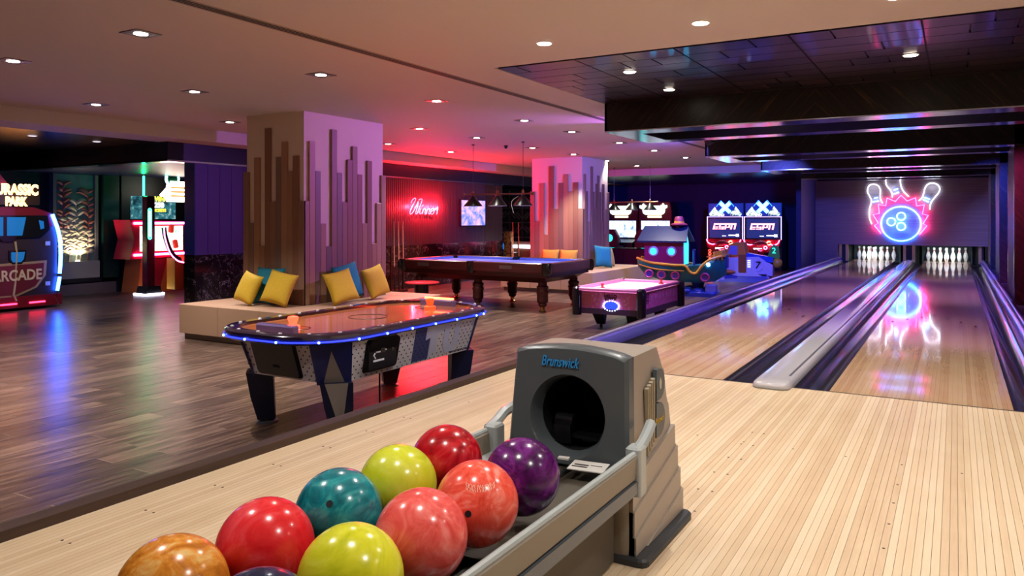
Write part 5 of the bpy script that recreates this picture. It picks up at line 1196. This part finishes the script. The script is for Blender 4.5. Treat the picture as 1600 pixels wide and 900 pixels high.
# dinosaur-themed shooting cabin, cut by the left edge of the frame
t = thing('jeep_shooting_arcade', 'jeep-shaped shooting arcade cabin with lit orange sign and blue side light', 'arcade machine', (-13.5, 1.2, ZF)); z = lambda v: v - ZF
M_BRN = mat('dark brown cabin', '2a1d1a', .4); M_DKR = mat('dark red cabin', '6a1020', .35, coat=.2)
MB().box(-1.1, .05, -.85, .86, .05, .24).build('base', M_DKR, t)
for y in (-.35, -.02, .44): MB().box(.05, .06, y - .13, y + .13, .11, .135).build('base_light', M_LEDR, t)
MB().box(-1.1, .0, -.80, .80, .24, z(1.08)).build('cabin', M_BRN, t)
MB().prism([(-.8, z(1.05)), (.80, z(1.05)), (.70, z(1.28)), (.4, z(1.38)), (-.4, z(1.38)), (-.7, z(1.28))], -1.0, .02, 'x').build('roof_hood', M_DKR, t)
M_JGL = mat('blue cabin glass', '1a5a90', .12, emit='145088', es=.5)
wn = MB().prism([(-.75, z(1.24)), (.62, z(1.24)), (.66, z(1.0)), (.50, z(.86)), (.12, z(.86)), (.06, z(.80)), (-.1, z(.80)), (-.16, z(.86)), (-.75, z(.86))], .02, .04, 'x').build('windscreen_frame', M_BLKP, t)
for q in ([(-.04 - .0, z(1.21)), (.26, z(1.21)), (.20, z(.90)), (-.04, z(.90))], [(-.7, z(1.21)), (-.1, z(1.21)), (-.1, z(.90)), (-.7, z(.90))], [(.47, z(1.16)), (.55, z(1.14)), (.56, z(1.02)), (.50, z(1.0))]): MB().prism(q, .038, .046, 'x').build('windscreen_pane', M_JGL, wn)
sw = MB().prism([(-.0, z(.65)), (.28, z(.65)), (.26, z(.50)), (.2, z(.42)), (.05, z(.42)), (.0, z(.50))], .0, .03, 'x').build('small_window_frame', M_BLKP, t); MB().prism([(.03, z(.62)), (.25, z(.62)), (.23, z(.50)), (.19, z(.45)), (.06, z(.45)), (.03, z(.5))], .029, .034, 'x').build('small_window_pane', M_JGL, sw)
MB().tube([(.02, .10, z(.80)), (.02, .12, z(.62)), (.02, .10, z(.1)), (.05, .06, z(-.10)), (.06, .1, z(-.2))], .018, 6).build('front_strap', mat('tan strap', 'a08a70', .5), t)
eb = MB().prism([(-.45, z(.42)), (.62, z(.46)), (.60, z(.2)), (.45, z(.0)), (.1, z(-.14)), (-.2, z(-.14)), (-.45, z(-.05))], .0, .02, 'x').build('emblem', mat('tan emblem edge', '8a7058', .5), t)
MB().prism([(-.42, z(.38)), (.57, z(.42)), (.55, z(.2)), (.42, z(.03)), (.1, z(-.10)), (-.2, z(-.10)), (-.42, z(-.02))], .02, .026, 'x').build('emblem_field', mat('maroon emblem field', '5a1420', .45), eb)
text('ARCADE', 'emblem_lettering', mat('dim cream lettering', 'b8a08a', .5), eb, (.03, .13, z(.22)), '+x', .25, .006, width=.80, bold=.006)
M_JOR = mat('lit orange lettering', 'ffb070', .4, emit='ff9a50', es=3.2); M_JED = mat('lit cream edge', 'fff0c0', .4, emit='ffd890', es=2.2)
MB().prism([(-.55, z(1.42)), (.52, z(1.42)), (.52, z(1.75)), (-.55, z(1.75))], -.5, -.02, 'x').build('sign_box', M_BRN, t)
for dz, s_, wd, sz in ((1.67, 'JURASSIC', .72, .24), (1.47, 'PARK', .33, .20)):
    text(s_, 'sign_edge', M_JED, t, (-.012, .13, z(dz) - .0), '+x', sz, .004, width=wd + .02, bold=.012); text(s_, 'sign_lettering', M_JOR, t, (.0, .13, z(dz)), '+x', sz, .006, width=wd, bold=.003)
MB().prism([(-.5, z(1.72)), (.04, z(1.74)), (-.14, z(1.98)), (-.5, z(2.0))], -.3, -.05, 'x').build('sign_crest', mat('pink red crest', '8a2838', .4), t)
MB().tube(curve_pts([(.04, .70, z(1.26)), (.05, .80, z(.95)), (.05, .84, z(.6)), (.05, .82, z(.22))], 6), .03, 8).build('side_light', mat('bright blue light strip', '60a0ff', .3, emit='2258ff', es=26), t)
MB().tube([(.05, .82, z(.16)), (.05, .78, z(-.08))], .028, 8).build('side_light', MATS['bright blue light strip'], t)
MB().tube([(.05, .78, z(-.1)), (.05, .75, z(-.18)), (.05, .82, z(-.36))], .012, 6).build('strip_end', M_CHROME, t)
for v in (.72, .02): MB().box(0, .01, .60, .68, z(v), z(v + .07)).build('side_bracket', mat('pale bracket', '9098a8', .4), t)

# ------------------------------------------------------------------ lattice screen and machines behind the pool table
t = thing('lattice_screen', 'black geometric lattice screen behind the pool table', 'screen', (-11.0, 14.25, ZF))
M_LAT = mat('satin black lattice', '625e66', .3, coat=.2)
MB().box(-.85, .95, .03, .05, 0, 2.45).build('backing', M_BLACK, t)
c_ = .44
for ix in range(4):
    for iz in range(5):
        x, zz = -.85 + ix * c_ + c_ / 2, .12 + iz * c_ + c_ / 2
        s = 1 if (ix + iz) % 2 else -1
        for k in (-1, 0, 1): MB().obox((x + k * .11, .01, zz - k * s * .11 * 0), (.035, .04, .34 - abs(k) * .1), (0, s * PI / 4, 0)).build('lattice_bar', M_LAT, t)
for ix in range(5): MB().box(-.85 + ix * c_ - .015, -.85 + ix * c_ + .015, -.02, .03, 0, 2.40).build('lattice_upright', M_LAT, t)
for iz in range(6): MB().box(-.85, .92, -.02, .03, .12 + iz * c_ - .015, .12 + iz * c_ + .015).build('lattice_rail', M_LAT, t)
t = thing('pinball_machine', 'pinball machine with white light bars and blue corner behind the pool table', 'arcade machine', (-10.35, 13.2, ZF))
MB().box(-.48, .5, -.3, .5, .35, .80).build('cabinet', mat('brown art cabinet', '5a4030', .4), t); MB().prism([(-.48, .80), (.5, .80), (.4, .92), (-.38, .92)], -.3, .5, 'y').build('glass_top', mat('dusky glass', '6a5a50', .12), t)
MB().box(-.47, -.30, -.33, -.29, .70, .86).build('corner_cap', mat('lit blue corner', '2080d8', .3, emit='1870d0', es=.8), t)
MB().box(-.29, .5, -.33, -.30, .74, .82).build('light_bar', M_LEDW, t); MB().box(-.42, -.38, -.33, -.30, .36, .70).build('light_bar', mat('violet white bar', 'd0c0ff', .3, emit='b8a8ff', es=4), t)
for x in (-.4, .42):
    for y in (-.22, .42): MB().box(x - .04, x + .04, y - .04, y + .04, 0, .35).build('leg', M_BLKP, t)
t = thing('printed_stand', 'narrow leopard-patterned stand at the end of the fluted wall', 'display stand', (-10.48, 12.6, ZF))
m = mat('leopard print', rough=.5); g = NG(m); vo = g.n('ShaderNodeTexVoronoi'); vo.inputs['Scale'].default_value = 14; g.l(g.coord(), vo.inputs['Vector']); g.col(g.ramp(vo.outputs['Distance'], [(.2, '2a2018'), (.4, 'b8a850'), (.8, 'd0c878')]))
MB().box(-.12, .10, -.06, .06, .06, 1.2).build('panel', m, t); MB().box(-.16, .14, -.14, .14, 0, .06).build('foot', M_BLKP, t)
# smoke detector and small blue lamp on the pool table's far side
t = thing('ceiling_camera', 'small dome camera on the ceiling near the billiard lamp', 'camera', (-7.07, 6.7, ZC)); MB().lathe([(.04, -.02), (.04, 0)], n=14).build('mount', mat('grey mount', '5a5460', .5), t); MB().sphere((0, 0, -.035), .03, 12, 8).build('dome', M_BLKP, t, smooth=True)
import numpy as np
f,yaw,h,H,cx,cy=1193.1,.52656,341.95,1.1823,.2211,-5.6164
c,s=np.cos(yaw),np.sin(yaw)
def at(u,v,Z): X=(u-800)/f*Z; return np.array([cx+X*c-Z*s, cy+X*s+Z*c, H-(v-h)/f*Z]).round(3)
def gz(u,v,z): return at(u,v,f*(H-z)/(v-h))
def gx(u,v,x):
    k=(u-800)/f*c-s; return at(u,v,(x-cx)/k)
def gy(u,v,y):
    k=(u-800)/f*s+c; return at(u,v,(y-cy)/k)
def pr(x,y,z):
    d0,d1=x-cx,y-cy; Z=-s*d0+c*d1; X=c*d0+s*d1
    return np.array([800+f*X/Z,h+f*(H-z)/Z]).round(1), round(Z,2)
def dist(a,b): return np.linalg.norm(np.array(a)-np.array(b)).round(3)
